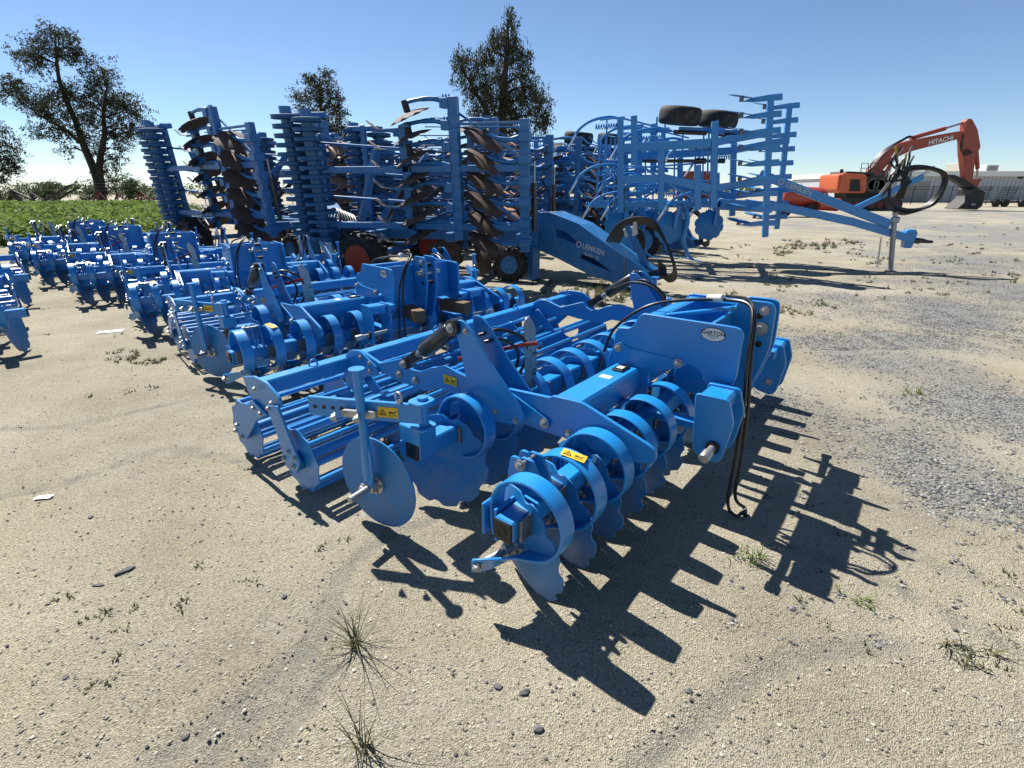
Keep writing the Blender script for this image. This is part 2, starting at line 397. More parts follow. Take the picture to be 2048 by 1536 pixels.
def stonemat(name, pts, rough=.85):
    m = bpy.data.materials.new(name); m.use_nodes = True; global n, l; n, l = nodes(m)
    g = n.new('ShaderNodeNewGeometry'); q = n.new('ShaderNodeValToRGB'); e = q.color_ramp.elements
    while len(e) < len(pts): e.new(.5)
    for k, (p, c) in zip(e, pts): k.position = p; k.color = (*c, 1)
    l.new(g.outputs['Random Per Island'], q.inputs[0]); l.new(q.outputs[0], n['Principled BSDF'].inputs['Base Color'])
    n['Principled BSDF'].inputs['Roughness'].default_value = rough; return m
gs = stonemat('gravel_stone', [(0, (.055, .056, .058)), (.5, (.14, .14, .14)), (.85, (.22, .217, .21)), (1, (.38, .37, .355))])
ss = stonemat('grit_stone', [(0, (.07, .065, .06)), (.4, (.20, .18, .15)), (.8, (.31, .28, .225)), (1, (.44, .41, .35))])
spots = []
while len(spots) < 34000:
    if rng.random() < .5: a = gp(rng.uniform(1450, 2200), rng.uniform(560, 1300))
    else: a = gp(rng.uniform(1450, 2100), rng.uniform(470, 700))
    if a.y > 16: continue
    if gravel(a.x, a.y) + .5 * nz(a.x * 9, a.y * 9) > rng.uniform(.12, .85): spots.append((a.x, a.y, rng.choice((.004, .005, .005, .006, .007, .008, .010))))
o = scatter('gravel', spots, gs); o['kind'] = 'stuff'; tag(o, 'loose grey crushed stone gravel spread over the sand', 'gravel')
spots = []
for i in range(9000):
    a = gp(rng.uniform(-100, 2150), 620 + 900 * rng.random() ** 1.3)
    spots.append((a.x, a.y, rng.choice((.0025, .003, .0035, .004, .005, .007))))
o = scatter('grit', spots, ss); o['kind'] = 'stuff'; tag(o, 'fine pale grit scattered over the sandy ground', 'grit')
# ------------------------------------------------------------------ mounted compact disc harrow (measured in w sideways, t forwards, z up)
WC, TC = 2.82, -1.2
def A(w, t, z): return Vector((WC - w, t - TC, z))
def wplate(g, poly, w, th, flip=False):          # upright plate: outline in (t, z), thickness th about w
    g.prism([(t - TC, z) for t, z in poly], WC - w - th / 2, WC - w + th / 2, 'x'); return g
def wbox(g, w0, w1, t0, t1, z0, z1): return g.box(WC - w1, WC - w0, t0 - TC, t1 - TC, z0, z1)
def hexbolt(r, h, washer=True):
    g = G()
    if washer: g.lathe([(r * 1.45, 0), (r * 1.45, r * .25)], n=14)
    g.lathe([(r, .0), (r, h * .9), (r * .86, h)], n=6)
    g.lathe([(r * .52, h * .8), (r * .52, h * 1.25), (r * .4, h * 1.35)], n=8)
    return g
BOLT = hexbolt(.011, .012).mesh('bolt', 'zinc', angle=40)
BOLT_BIG = hexbolt(.017, .018).mesh('bolt', 'zinc', angle=40)
def bolt(parent, p, d=(1, 0, 0), big=False):
    q = Vector(d).to_track_quat('Z', 'Y').to_matrix().to_4x4(); q.translation = p
    return put('bolt', BOLT_BIG if big else BOLT, parent, M=q)

def disc_geom(Rd=.257, depth=.040, notch=10, cut=.075, th=.006, rings=4, seg=80):
    g = G(); vs = []; fs = []
    def rad(a, rr):
        if not notch: return rr
        u = (a / (2 * math.pi) * notch) % 1.0
        k = 0.
        if u < .42: k = math.sqrt(max(0, 1 - ((u - .21) / .21) ** 2))
        return rr * (1 - cut * k * (rr / Rd) ** 6)
    rs = [.04] + [.04 + (Rd - .04) * (i / rings) ** .9 for i in range(1, rings + 1)]
    for side in (0, 1):
        for rr in rs:
            for k in range(seg):
                a = 2 * math.pi * k / seg; r2 = rad(a, rr)
                h = -depth * (r2 / Rd) ** 2 - side * th
                vs.append((h, r2 * math.cos(a), r2 * math.sin(a)))
    m = len(rs)
    for side in (0, 1):
        o = side * m * seg
        for i in range(m - 1):
            for k in range(seg):
                q = (o + i * seg + k, o + i * seg + (k + 1) % seg, o + (i + 1) * seg + (k + 1) % seg, o + (i + 1) * seg + k)
                fs.append(q if side else q[::-1])
        c = tuple(range(o, o + seg)); fs.append(c[::-1] if side else c)
    for k in range(seg): fs.append(((m - 1) * seg + k, (m - 1) * seg + (k + 1) % seg, (2 * m - 1) * seg + (k + 1) % seg, (2 * m - 1) * seg + k))
    return g.add(vs, fs)
DISC = disc_geom().mesh('disc', 'blue_disc', angle=50)
COULTER = disc_geom(.245, .0, 0, 0, .007, 2, 64).mesh('coulter_disc', 'blue_disc', angle=50)

def arm_geom():
    c = (.07, .045); r = .163; st = []
    pts = [(-.083, -.085), (-.092, -.02), (-.093, .035)] + arc(c, r, 176, -78, 30)
    for y, z in pts: st.append(((0, y, z), (.082, 0, 0)))
    tail = [((.014, .05, -.129), (.08, 0, .015)), ((.034, .012, -.143), (.074, .0, .034)), ((.060, -.025, -.161), (.060, .01, .055)), ((.086, -.062, -.180), (.038, .012, .074)), ((.106, -.098, -.196), (.022, .02, .084)), ((.118, -.130, -.206), (.016, .02, .084))]
    st += tail
    g = G().sweep(st, .0125); return g
ARM = arm_geom().mesh('spring_arm', 'blue', bevel=.0035, angle=40)
def hub_geom():
    g = G(); g.lathe([(.052, 0), (.052, .014), (.034, .02), (.03, .055), (.018, .06), (.018, .175)], n=16)
    for k in range(5):
        a = 2 * math.pi * k / 5; g.lathe([(.009, .012), (.009, .026)], (.042 * math.cos(a), .042 * math.sin(a), 0), n=6)
    return g
HUB = hub_geom().mesh('hub', 'zinc', angle=40)
def clamp_geom():
    g = G(); g.box(-.045, .045, .049, .062, -.05, .046)
    return g
CLAMP = clamp_geom().mesh('clamp_plate', 'clampgrey', bevel=.003)
g = G(); g.box(-.06, .06, -.125, -.112, -.085, .06); g.box(-.012, .012, -.128, -.06, -.085, -.06); g.box(-.06, .06, -.062, -.048, -.085, .06)
CLAMPB = g.mesh('rear_clamp', 'blue', bevel=.003)
CB = hexbolt(.007, .008, False).mesh('bolt', 'zinc')
NDN = Vector((1, -.36, -.13)).normalized()
def add_arm(root, w, t, z, flip=1):
    p = A(w, t, z)
    M = Matrix.Translation(p) @ (Matrix.Identity(4) if flip > 0 else Matrix.Scale(-1, 4, (1, 0, 0)))
    a = put('spring_arm', ARM, root, M=M)
    n_ = NDN
    D = frame((-.05, -.035, -.165), n_, (0, 1, 0))
    put('disc', DISC, a, M=D @ Matrix.Rotation(rng.random() * 6.28, 4, 'X'))
    hm = n_.to_track_quat('Z', 'Y').to_matrix().to_4x4(); hm.translation = Vector((-.05, -.035, -.165))
    put('hub', HUB, a, M=hm)
    put('clamp_plate', CLAMP, a); put('rear_clamp', CLAMPB, a)
    bm_ = n_.to_track_quat('Z', 'Y').to_matrix().to_4x4(); bm_.translation = Vector((.118, -.096, -.194))
    put('bolt', BOLT_BIG, a, M=bm_)
    return a

def cap(root, w, t, z, s=.086, d=-1):      # black plastic end cap
    g = G(); x = WC - w; y = t - TC
    g.box(-.004, .010, -s / 2, s / 2, -s / 2, s / 2)
    me = g.mesh('end_cap', 'black_plastic', bevel=.004)
    o = put('end_cap', me, root, M=Matrix.Translation((x, y, z)) @ (Matrix.Identity(4) if d < 0 else Matrix.Rotation(math.pi, 4, 'Z')))
    q = G(); q.lathe([(.023, .010), (.023, .0118), (.019, .0118), (.019, .010)], ax=(1, 0, 0), n=20, ends=False); q.build('cap_ring', 'black_plastic', o)

def roller(root, t, w0, w1, r=.2, phase=0.):
    L = w1 - w0; nst = 6
    g = G()
    def star(w, th=.008):
        pl = []; k = 10
        for i in range(k * 6):
            a = 2 * math.pi * i / (k * 6); u = (i % 6) / 6.
            rr = r * (1.0 - .10 * math.sin(math.pi * u) ** 1.2)
            pl.append((t - TC + rr * math.cos(a + phase), r + rr * math.sin(a + phase)))
        g.prism(pl, WC - w - th / 2, WC - w + th / 2, 'x')
    for i in range(nst): star(w0 + .01 + (L - .02) * i / (nst - 1))
    g.cyl(A(w0 + .02, t, r), A(w1 - .02, t, r), .03, 14)
    o = g.build('roller', 'blue', root, bevel=.0015)
    bar = G().cyl((WC - w0 - .005, 0, 0), (WC - w1 + .005, 0, 0), .0155, 10).mesh('bar', 'blue')
    for i in range(10):
        a = 2 * math.pi * i / 10 + phase
        put('bar', bar, o, loc=(0, t - TC + (r - .018) * math.cos(a), r + (r - .018) * math.sin(a)))
    for w, d in ((w0, 1), (w1, -1)): G().lathe([(.055, 0), (.055, .03), (.035, .04)], A(w, t, r), (d, 0, 0), 18).build('bearing', 'blue_old', o)
    return o

STICK = {}
def sticker(root, o, xa, ya, w=.10, h=.052):       # yellow warning label with pictogram
    if 'y' not in STICK:
        g = G(); g.box(-.5 * w, .5 * w, -.5 * h, .5 * h, 0, .0008); STICK['y'] = g.mesh('warning_label', 'yellow')
        k = G(); u = h * .36
        def tri(s_, cx): return [(cx - s_, -s_ * .8), (cx + s_, -s_ * .8), (cx, s_ * .95)]
        a, b = tri(u, -w * .24), tri(u * .62, -w * .24); b = [(x, y - u * .06) for x, y in b]
        vs = [(x, y, .0014) for x, y in a + b]; k.add(vs, [(0, 1, 4, 3), (1, 2, 5, 4), (2, 0, 3, 5)])
        k.add([(x, y, .0014) for x, y in [(-w * .27, -u * .45), (-w * .21, -u * .45), (-w * .22, u * .1), (-w * .26, u * .1)]], [(0, 1, 2, 3)])
        for q in ([(.05, -.1), (.25, -.04), (.25, .06), (.05, .1)], [(.24, -.02), (.42, .2), (.44, .14), (.3, -.06), (.44, -.26), (.40, -.3)], [(.02, -.3), (.3, -.26), (.3, -.2), (.02, -.24)]):
            k.add([(x * w, y * h * 1.2, .0014) for x, y in q], [tuple(range(len(q)))])
        STICK['k'] = k.mesh('pictogram', 'print_black')
    M = frame(o, xa, ya); s_ = put('warning_label', STICK['y'], root, M=M); put('pictogram', STICK['k'], s_)

TOWER = [(-1.765, .985), (-1.735, .998), (-1.70, .992), (-1.655, .955), (-1.535, .809), (-1.335, .612), (-1.325, .575), (-1.345, .53), (-1.40, .515), (-1.50, .50), (-1.62, .47), (-1.76, .47), (-1.77, .56), (-1.70, .70), (-1.745, .868)]
ROCKER = [(-2.77, .608), (-2.70, .645), (-2.634, .652), (-2.463, .606), (-2.235, .685), (-2.205, .645), (-2.15, .625), (-2.09, .632), (-1.997, .678), (-1.891, .709), (-1.70, .685), (-1.72, .585), (-1.80, .565), (-1.935, .569), (-2.035, .522), (-2.266, .527), (-2.457, .548), (-2.60, .52), (-2.72, .47), (-2.80, .50)]
FRAME = [(-1.50, .655), (-1.475, .668), (-1.22, .685), (-1.206, .698), (-1.047, .705), (-.70, .594), (-.672, .565), (-.676, .53), (-.705, .508), (-.93, .462), (-1.09, .458), (-1.116, .50), (-1.203, .495), (-1.40, .50), (-1.47, .46), (-1.52, .52)]
PLATE = [(-1.069, .999), (-.60, .999), (-.572, .99), (-.557, .962), (-.56, .75), (-.60, .62), (-.657, .60), (-.70, .70), (-.735, .755), (-.80, .775), (-.92, .74), (-1.0, .68), (-1.0, .52), (-1.25, .52), (-1.25, .72), (-1.22, .79), (-1.219, .875), (-1.195, .902), (-1.137, .908), (-1.112, .926), (-1.092, .972)]
CENTER = [(-.97, .62), (-.72, 1.0), (-.667, 1.076), (-.534, 1.077), (-.508, 1.066), (-.497, 1.037), (-.491, .856), (-.50, .798), (-.547, .62), (-.60, .53), (-.75, .50), (-.97, .50)]
BRK = [(-.66, .735), (-.51, .737), (-.475, .63), (-.50, .44), (-.53, .41), (-.62, .43), (-.64, .47)]

def build_harrow(near=True):
    root = empty('disc_harrow')
    mir = lambda w: 2 * WC - w
    # beams
    wbox(G(), 1.2, 4.44, -1.035, -.945, .365, .455).build('front_beam', 'blue', root, bevel=.008)
    wbox(G(), 1.38, 4.26, -1.745, -1.655, .385, .475).build('rear_beam', 'blue', root, bevel=.008)
    wbox(G(), 1.85, 3.79, -1.2, -1.05, .555, .70).build('main_beam', 'blue', root, bevel=.012)
    cap(root, 1.197, -.99, .41); cap(root, 4.443, -.99, .41, d=1); cap(root, 1.377, -1.70, .43); cap(root, 4.263, -1.70, .43, d=1)
    # spring arms with discs
    for k in range(13):
        if k in (6,): continue
        add_arm(root, 1.275 + .2455 * k, -.99, .41)
    for k in range(11): add_arm(root, 1.68 + .248 * k, -1.70, .43, -1)
    # side frames, towers, rockers
    for w, s in ((1.84, 1), (mir(1.84), -1)):
        wplate(G(), rounded(FRAME, .02, 2), w, .02).build('frame_plate', 'blue', root, bevel=.003)
        for w2 in (w - .07 * s, w + .06 * s):
            wplate(G(), rounded(TOWER, .02, 2), w2, .014).build('tower_plate', 'blue', root, bevel=.0025)
        wplate(G(), rounded(ROCKER, .012, 2), w - .04 * s, .022).build('rocker_arm', 'blue', root, bevel=.003)
        wplate(G(), rounded([(-2.84, .46), (-2.79, .60), (-2.72, .648), (-2.63, .66), (-2.47, .58), (-2.46, .53), (-2.60, .49), (-2.74, .35), (-2.82, .37)], .015, 2), w - .062 * s, .016).build('rocker_bracket', 'blue', root, bevel=.0025)
        wplate(G(), rounded([(-1.47, .672), (-1.44, .655), (-1.215, .575), (-1.205, .55), (-1.22, .53), (-1.25, .525), (-1.37, .527), (-1.45, .56)], .01, 2), w - .02 * s, .012).build('link_plate', 'blue', root, bevel=.002)
        # damper
        p0, p1 = A(w - .075 * s, -2.155, .683), A(w - .075 * s, -1.765, .955); d = (p1 - p0).normalized()
        g = G(); g.tube([p0 + d * .17, p0 + d * .18, p1 - d * .05, p1 - d * .03], [.036, .046, .046, .036], 16); g.cyl(p1 - Vector((.05 * s, 0, 0)), p1 + Vector((.035 * s, 0, 0)), .043, 16); g.cyl(p0 - Vector((.035 * s, 0, 0)), p0 + Vector((.03 * s, 0, 0)), .036, 16)
        g.obox(p0 + d * .02, p0 + d * .11, .05, .055)
        dm = g.build('damper', 'black_paint', root, bevel=.003)
        G().cyl(p0 + d * .06, p0 + d * .2, .022, 12).build('piston_rod', 'bare_steel', dm)
        if near:
            for p in (p0, p1): bolt(root, p + Vector((.036 * s, 0, 0)), (s, 0, 0), True)
            for t, z in ((-2.53, .60), (-2.53, .55), (-2.62, .62), (-2.62, .545)): bolt(root, A(w - .072 * s, t, z), (s, 0, 0))
            for t, z in ((-2.27, .58), (-2.13, .572)): bolt(root, A(w - .053 * s, t, z), (s, 0, 0), True)
            for t, z in ((-1.69, .945), (-1.50, .56), (-1.37, .545)): bolt(root, A(w - .078 * s, t, z), (s, 0, 0))
            bolt(root, A(w - .028 * s, -1.235, .552), (s, 0, 0), True); bolt(root, A(w - .012 * s, -1.10, .53), (s, 0, 0), True)
    # roller section
    wbox(G(), 1.2, 4.44, -2.86, -2.765, .495, .585).build('roller_beam', 'blue', root, bevel=.008)
    for t, ph in ((-2.45, .2), (-3.06, .05)): roller(root, t, 1.18, 4.46, .2, ph)
    for w, s in ((1.165, 1), (mir(1.165), -1)):
        wplate(G(), rounded([(-2.9, .60), (-2.76, .635), (-2.62, .63), (-2.5, .57), (-2.49, .52), (-2.66, .43), (-2.79, .46), (-2.86, .50)], .012, 2), w, .016).build('roller_bracket', 'blue', root, bevel=.0025)
        wplate(G(), rounded([(-2.63, .50), (-2.50, .53), (-2.45, .42), (-2.36, .23), (-2.42, .14), (-2.52, .15), (-2.56, .34)], .012, 2), w - .02 * s, .014).build('roller_leg', 'blue', root, bevel=.0025)
        wplate(G(), rounded([(-2.80, .49), (-2.64, .44), (-2.78, .37), (-2.99, .17), (-3.06, .15), (-3.13, .22), (-2.95, .37)], .012, 2), w - .02 * s, .014).build('roller_leg', 'blue', root, bevel=.0025)
        if near:
            for t, z in ((-2.72, .575), (-2.55, .535), (-2.60, .49), (-2.46, .27), (-2.43, .19), (-2.52, .21), (-2.4, .25), (-3.07, .25), (-3.03, .18), (-3.11, .20), (-2.79, .44), (-2.71, .43)):
                bolt(root, A(w - .028 * s, t, z), (s, 0, 0))
        # braces of the roller beam
        wplate(G(), [(-2.78, .50), (-2.70, .56), (-2.52, .40), (-2.56, .33)], w + .66 * s, .012).build('roller_bracket', 'blue', root, bevel=.002)
    for w in (1.55, 2.6, 3.6):
        G().tube(arc_path(A(w, -2.81, .585), .028), .006, 6).build('lifting_eye', 'blue', root)
    g = wbox(G(), 1.45, 1.95, -2.42, -2.385, .425, .433); g.build('scraper_bar', 'blue', root, bevel=.002)
    # edge discs
    for w, s in ((1.2, 1), (mir(1.2), -1)):
        p = lambda dw, t, z: A(w + dw * s, t, z)
        g = G().tube([p(.01, -1.835, .30), p(.01, -1.835, .86)], .021, 14); g.lathe([(.036, 0), (.036, .008)], p(.01, -1.835, .86), n=18)
        st = g.build('edge_disc_stem', 'blue', root)
        k = G(); x0 = p(.01, 0, 0).x
        k.prism([(-1.875 - TC, .44), (-1.86 - TC, .50), (-1.81 - TC, .50), (-1.795 - TC, .44), (-1.80 - TC, .33), (-1.83 - TC, .22), (-1.87 - TC, .21), (-1.88 - TC, .33)], x0 - .008, x0 + .008)
        k.build('fork', 'blue', st, bevel=.003)
        c = p(.06, -1.85, .25); nd = Vector((s, .13, 0)).normalized()
        put('edge_disc', COULTER, root, M=frame(c, nd, (0, 1, 0)))
        hm = nd.to_track_quat('Z', 'Y').to_matrix().to_4x4(); hm.translation = c; put('hub', HUB, root, M=hm)
        bolt(root, p(-.01, -1.865, .25), (s, 0, 0), True)
        # swivel bracket
        a0, a1 = p(.17, -1.60, .655), p(-.09, -2.10, .655)
        G().obox(a0, a1, .022, .095).build('bracket_arm', 'blue', root, bevel=.003)
        dd = (a1 - a0).normalized()
        for q in range(4): G().lathe([(.0095, -.0135), (.0095, .0135)], a1 - dd * (.035 + .045 * q), dd.cross(Vector((0, 0, 1))), 10).build('bracket_hole', 'print_black', root)
        g = G(); g.prism(rounded([(-.05, -.05), (.06, -.05), (.06, .05), (-.05, .05)], .04, 4), .70, .715, 'z'); g.prism(rounded([(-.05, -.05), (.06, -.05), (.06, .05), (-.05, .05)], .04, 4), .575, .59, 'z'); g.cyl((0, 0, .585), (0, 0, .73), .026, 14)
        g.xf(Matrix.Translation((p(.19, -1.62, 0).x, p(0, -1.62, 0).y, 0))); g.build('hinge', 'blue', root, bevel=.002)
        g = G().box(-.055, .055, -.07, .07, .49, .575); g.xf(Matrix.Translation((p(.20, -1.66, 0).x, p(0, -1.68, 0).y, 0))); g.build('hinge_base', 'blue', root, bevel=.004)
        e = p(.12, -1.70, .70)
        G().tube([e + Vector((0, .022 * math.cos(q), .03 + .022 * math.sin(q))) for q in [i * math.pi / 6 for i in range(13)]], .006, 8).lathe([(.014, 0), (.014, .012)], e, n=12).build('eye_bolt', 'zinc', root)
        q0 = p(-.012, -1.84, .655)
        g = G().prism(rounded([(-.085, -.018), (.085, -.018), (.085, .018), (-.085, .018)], .016, 3), -.022, .022, 'x'); g.xf(Matrix.Translation(q0) @ Matrix.Rotation(math.atan2(dd.y, dd.x) - math.pi / 2, 4, 'Z') @ Matrix.Translation((.03 * s, 0, -.01))); g.build('clamp', 'zinc', root, bevel=.006)
        if near:
            for q in (-.055, .055): bolt(root, q0 + dd * q + Vector((.045 * s, -.015, -.01)), (s, -.4, 0), True)
    # headstock
    for w in (2.47, mir(2.47)):
        wplate(G(), rounded(PLATE, .02, 3), w, .02).build('headstock_plate', 'blue', root, bevel=.003)
        s = 1 if w < WC else -1
        wplate(G(), rounded([(-1.21, .80), (-1.18, .825), (-1.12, .80), (-.86, .79), (-.82, .80), (-.80, .77), (-.83, .745), (-1.0, .70), (-1.21, .70)], .01, 3), w - .014 * s, .01).build('headstock_doubler', 'blue', root, bevel=.002)
        for t, z in ((-1.19, .79), (-.846, .772)): bolt(root, A(w - .022 * s, t, z), (s, 0, 0), True)
    for w in (2.77, 2.87): wplate(G(), rounded(CENTER, .02, 3), w, .018).build('top_link_plate', 'blue', root, bevel=.003)
    g = G().prism([(-.99 - TC, .955), (-.99 - TC, 1.055), (-.97 - TC, 1.06), (-.66 - TC, 1.06), (-.64 - TC, .95), (-.67 - TC, .95), (-.69 - TC, 1.035), (-.965 - TC, 1.03), (-.97 - TC, .955)], WC - mir(2.49), WC - 2.49, 'x')
    g = G(); wbox(g, 2.49, mir(2.49), -1.0, -.985, .80, .985); wbox(g, 2.49, mir(2.49), -1.065, -1.0, .90, .985)
    g.build('cross_panel', 'blue', root, bevel=.004)
    for w0, w1 in ((2.482, 2.76), (2.88, 3.158)): wbox(G(), w0, w1, -.72, -.70, .70, 1.0).build('cross_rib', 'blue', root, bevel=.003)
    G().obox(A(2.55, -.97, .985), A(2.76, -.68, 1.03), .03, .02).build('brace', 'blue', root, bevel=.004); G().obox(A(mir(2.55), -.97, .985), A(2.88, -.68, 1.03), .03, .02).build('brace', 'blue', root, bevel=.004)
    for t, z in ((-.567, 1.001), (-.548, .856)): G().cyl(A(2.759, t, z), A(2.881, t, z), .017, 14).build('pin_hole', 'print_black', root)
    G().cyl(A(2.70, -.55, .94), A(2.94, -.55, .94), .02, 14).lathe([(.036, 0), (.036, .008)], A(2.757, -.55, .94), (1, 0, 0), 18).build('top_link_pin', 'zinc', root)
    bolt(root, A(2.757, -.546, 1.032), (1, 0, 0), True)
    for s in (1, -1):
        m = (lambda w: w) if s > 0 else mir
        for w in (m(2.2), m(2.37)): wplate(G(), rounded(BRK, .02, 3), w, .018).build('link_bracket', 'blue', root, bevel=.003)
        wbox(G(), min(m(2.2), m(2.37)) + .01, max(m(2.2), m(2.37)) - .01, -.65, -.52, .66, .728).build('bracket_box', 'blue', root, bevel=.012)
        wbox(G(), min(m(2.38), m(2.46)), max(m(2.38), m(2.46)), -.66, -.53, .66, .715).build('bracket_box', 'blue', root, bevel=.006)
        wbox(G(), min(m(2.385), m(2.45)), max(m(2.385), m(2.45)), -.96, -.62, .458, .50).build('bracket_foot', 'blue', root, bevel=.004)
        g = G().tube([A(m(2.40), -.545, .50), A(m(2.10), -.545, .49)], .0175, 14); g.tube([A(m(2.12), -.545, .491), A(m(2.065), -.545, .489), A(m(2.058), -.545, .489)], [.024, .024, .02], 14)
        g.build('lower_link_pin', 'zinc', root)
        g = G().lathe([(.031, 0), (.031, .012)], A(m(2.19), -.545, .493), (s, 0, 0), 16); g.build('pin_bush', 'print_black', root)
    # labels and small fittings
    lb = G(); lb.lathe([(1, 0), (1, .0008)], n=40); lb.xf(Matrix.Diagonal((.0595, .0345, 1, 1))); om = frame(A(2.458, -.695, .947), (0, 1, 0), (0, 0, 1))
    ov = lb.build('oval_label', 'print_black', root, M=om)
    w_ = G(); w_.lathe([(1, .0006), (1, .0015)], n=40); w_.xf(Matrix.Diagonal((.056, .031, 1, 1))); w_.build('oval_field', 'white', ov)
    for body, sz, yy, bo in (('GARTON', .0265, .007, .0006), ('TRACTOR', .0125, -.0075, .0001), ('&  TURF', .007, -.0175, 0)):
        put('lettering', text_mesh('lettering', body, sz, 'print_black', bo, .0003), ov, loc=(0, yy, .0018))
    wbox(G(), 2.32, 2.42, -1.155, -1.09, .70, .712).build('level_case', 'black_plastic', root, bevel=.004)
    wbox(G(), 2.345, 2.385, -1.14, -1.105, .7125, .7132).build('level_face', 'white', root)
    wbox(G(), 2.19, 2.235, -1.16, -1.10, .7003, .7015).build('paper_label', 'white', root)
    sticker(root, A(1.785, -1.84, .64), (0, 1, 0), (0, 0, 1))
    e0, e1 = A(1.37, -1.60, .655), A(1.11, -2.10, .655); dd = (e0 - e1).normalized(); nn = Vector((dd.y, -dd.x, 0)); nn = nn if nn.x > 0 else -nn
    sticker(root, e1 + dd * .40 + nn * .0125, dd, (0, 0, 1))
    sticker(root, A(1.52, -.89, .6235), (-.25, 1, -.18), (-1, -.1, 0), .1, .052)
    # lug bracket between the first two arms
    for i, dw in enumerate((-.03, .0, .03, .06)):
        wplate(G(), rounded([(-1.10, .40), (-1.04, .46), (-1.035, .55), (-1.04, .625), (-1.085, .625), (-1.10, .55)] if i in (0, 2) else [(-1.06, .45), (-.94, .45), (-.96, .54), (-1.0, .615), (-1.06, .615)], .015, 3), 1.40 + dw, .014).build('lug', 'blue', root, bevel=.003)
    bolt(root, A(1.36, -1.035, .60), (1, 0, 0), True); G().cyl(A(1.36, -1.035, .60), A(1.47, -1.035, .60), .009, 8).build('bolt_shank', 'zinc', root)
    # depth scale with red pointer
    sp = rounded([(-.045, .0), (.045, 0), (.042, .22), (.03, .36), (-.01, .425), (-.04, .425), (-.055, .40), (-.05, .25)], .012, 3)
    sc = G().prism(sp, -.003, .003, 'z'); M = frame(A(2.13, -1.55, .555), (-1, .12, .05), (.30, 0, 1)); so = sc.build('depth_scale', 'galv', root, M=M)
    dk = G()
    for q in range(7): dk.add([(-.012 + .006 * (q % 2), .10 + q * .032, .0038), (.0, .106 + q * .032, .0038), (-.012, .114 + q * .032, .0038)], [(0, 1, 2)])
    dk.build('scale_mark', 'print_black', so)
    for body, yy in (('10', .10), ('5', .21)): put('scale_number', text_mesh('scale_number', body, .045, 'print_black', .0008, .0003), so, loc=(.022, yy, .0038), rot=(0, 0, R(-90)))
    G().obox(A(1.86, -1.85, .74), A(2.03, -1.52, .845), .008, .022).obox(A(2.03, -1.52, .845), A(2.05, -1.45, .86), .008, .02).build('red_pointer', 'red', root, bevel=.002)
    # hoses
    def hose(name, pts, r=.0095): return G().tube(catmull([A(*p) for p in pts], 7), r, 10).build(name, 'hose', root)
    hose('hose', [(1.87, -1.70, .90), (1.95, -1.62, .925), (2.06, -1.55, .86), (2.10, -1.57, .72), (2.06, -1.62, .6)])
    hose('hose', [(1.87, -1.66, .87), (1.92, -1.60, .885), (1.99, -1.55, .83), (2.02, -1.56, .74), (1.98, -1.6, .63)])
    hose('hose', [(2.60, -1.35, .70), (2.58, -1.28, .86), (2.60, -1.12, 1.0), (2.66, -.95, 1.05), (2.70, -.72, 1.075), (2.66, -.60, 1.07), (2.58, -.555, .99), (2.50, -.53, .82), (2.46, -.50, .60), (2.44, -.495, .35), (2.44, -.49, .08), (2.43, -.44, .025), (2.50, -.42, .02)], .0088)
    hose('hose', [(2.74, -.74, 1.09), (2.70, -.61, 1.085), (2.60, -.55, 1.0), (2.53, -.52, .82), (2.50, -.49, .60), (2.50, -.48, .35), (2.51, -.475, .09), (2.52, -.42, .03), (2.46, -.40, .025)], .0088)
    G().cyl(A(2.69, -.74, 1.083), A(2.715, -.82, 1.07), .02, 12).build('hose_clip', 'white_metal', root)
    w = mir(1.84)
    hose('hose', [(w - .05, -1.72, .93), (w - .1, -1.6, .95), (w - .1, -1.45, .86), (w - .15, -1.4, .72), (w - .3, -1.3, .68)])
    hose('hose', [(w - .05, -1.9, .85), (w - .1, -1.7, .93), (w - .14, -1.5, .90), (w - .2, -1.35, .75), (w - .3, -1.28, .69)])
    return root
def arc_path(c, r): return [c + Vector((r * math.cos(a), 0, max(-.01, r * 1.3 * math.sin(a)))) for a in [i * math.pi / 8 for i in range(9)]]

GRP = 'mounted disc harrows parked in a row'
def place(o, az, ring1, sx=1.):           # put the first front arm of a harrow at ring1; sx: narrower working width
    th = -(math.pi / 2 + R(az)); q = Matrix.Rotation(th, 3, 'Z') @ Vector(((WC - 1.27) * sx, -.92 - TC, 0)); o.scale = (sx, 1, 1)
    o.rotation_euler = (0, 0, th); o.location = (ring1[0] - q.x, ring1[1] - q.y, 0)
h1 = build_harrow(True)
th = -(math.pi / 2 + R(38.35)); a_ = R(38.35)
h1.rotation_euler = (0, 0, th); h1.location = (WC * math.sin(a_) + TC * math.cos(a_), WC * math.cos(a_) - TC * math.sin(a_), 0)
tag(h1, 'blue mounted disc harrow standing closest in the foreground, its whole frame in full view', 'disc harrow', GRP)
HT = [((-2.07, 3.65), 47, 'blue mounted disc harrow with two wood blocks on its hitch, directly behind the foreground one'),
      ((-4.3, 5.67), 54, 'blue mounted disc harrow third from the foreground, behind the one with wood blocks'),
      ((-6.4, 7.38), 52, 'blue mounted disc harrow fourth from the foreground in the long row'),
      ((-8.35, 8.96), 51, 'blue mounted disc harrow fifth from the foreground in the long row'),
      ((-10.2, 10.5), 50, 'blue mounted disc harrow farthest back in the long row, next to the green weeds')]
CH = tree_of(h1); harrows = [h1]
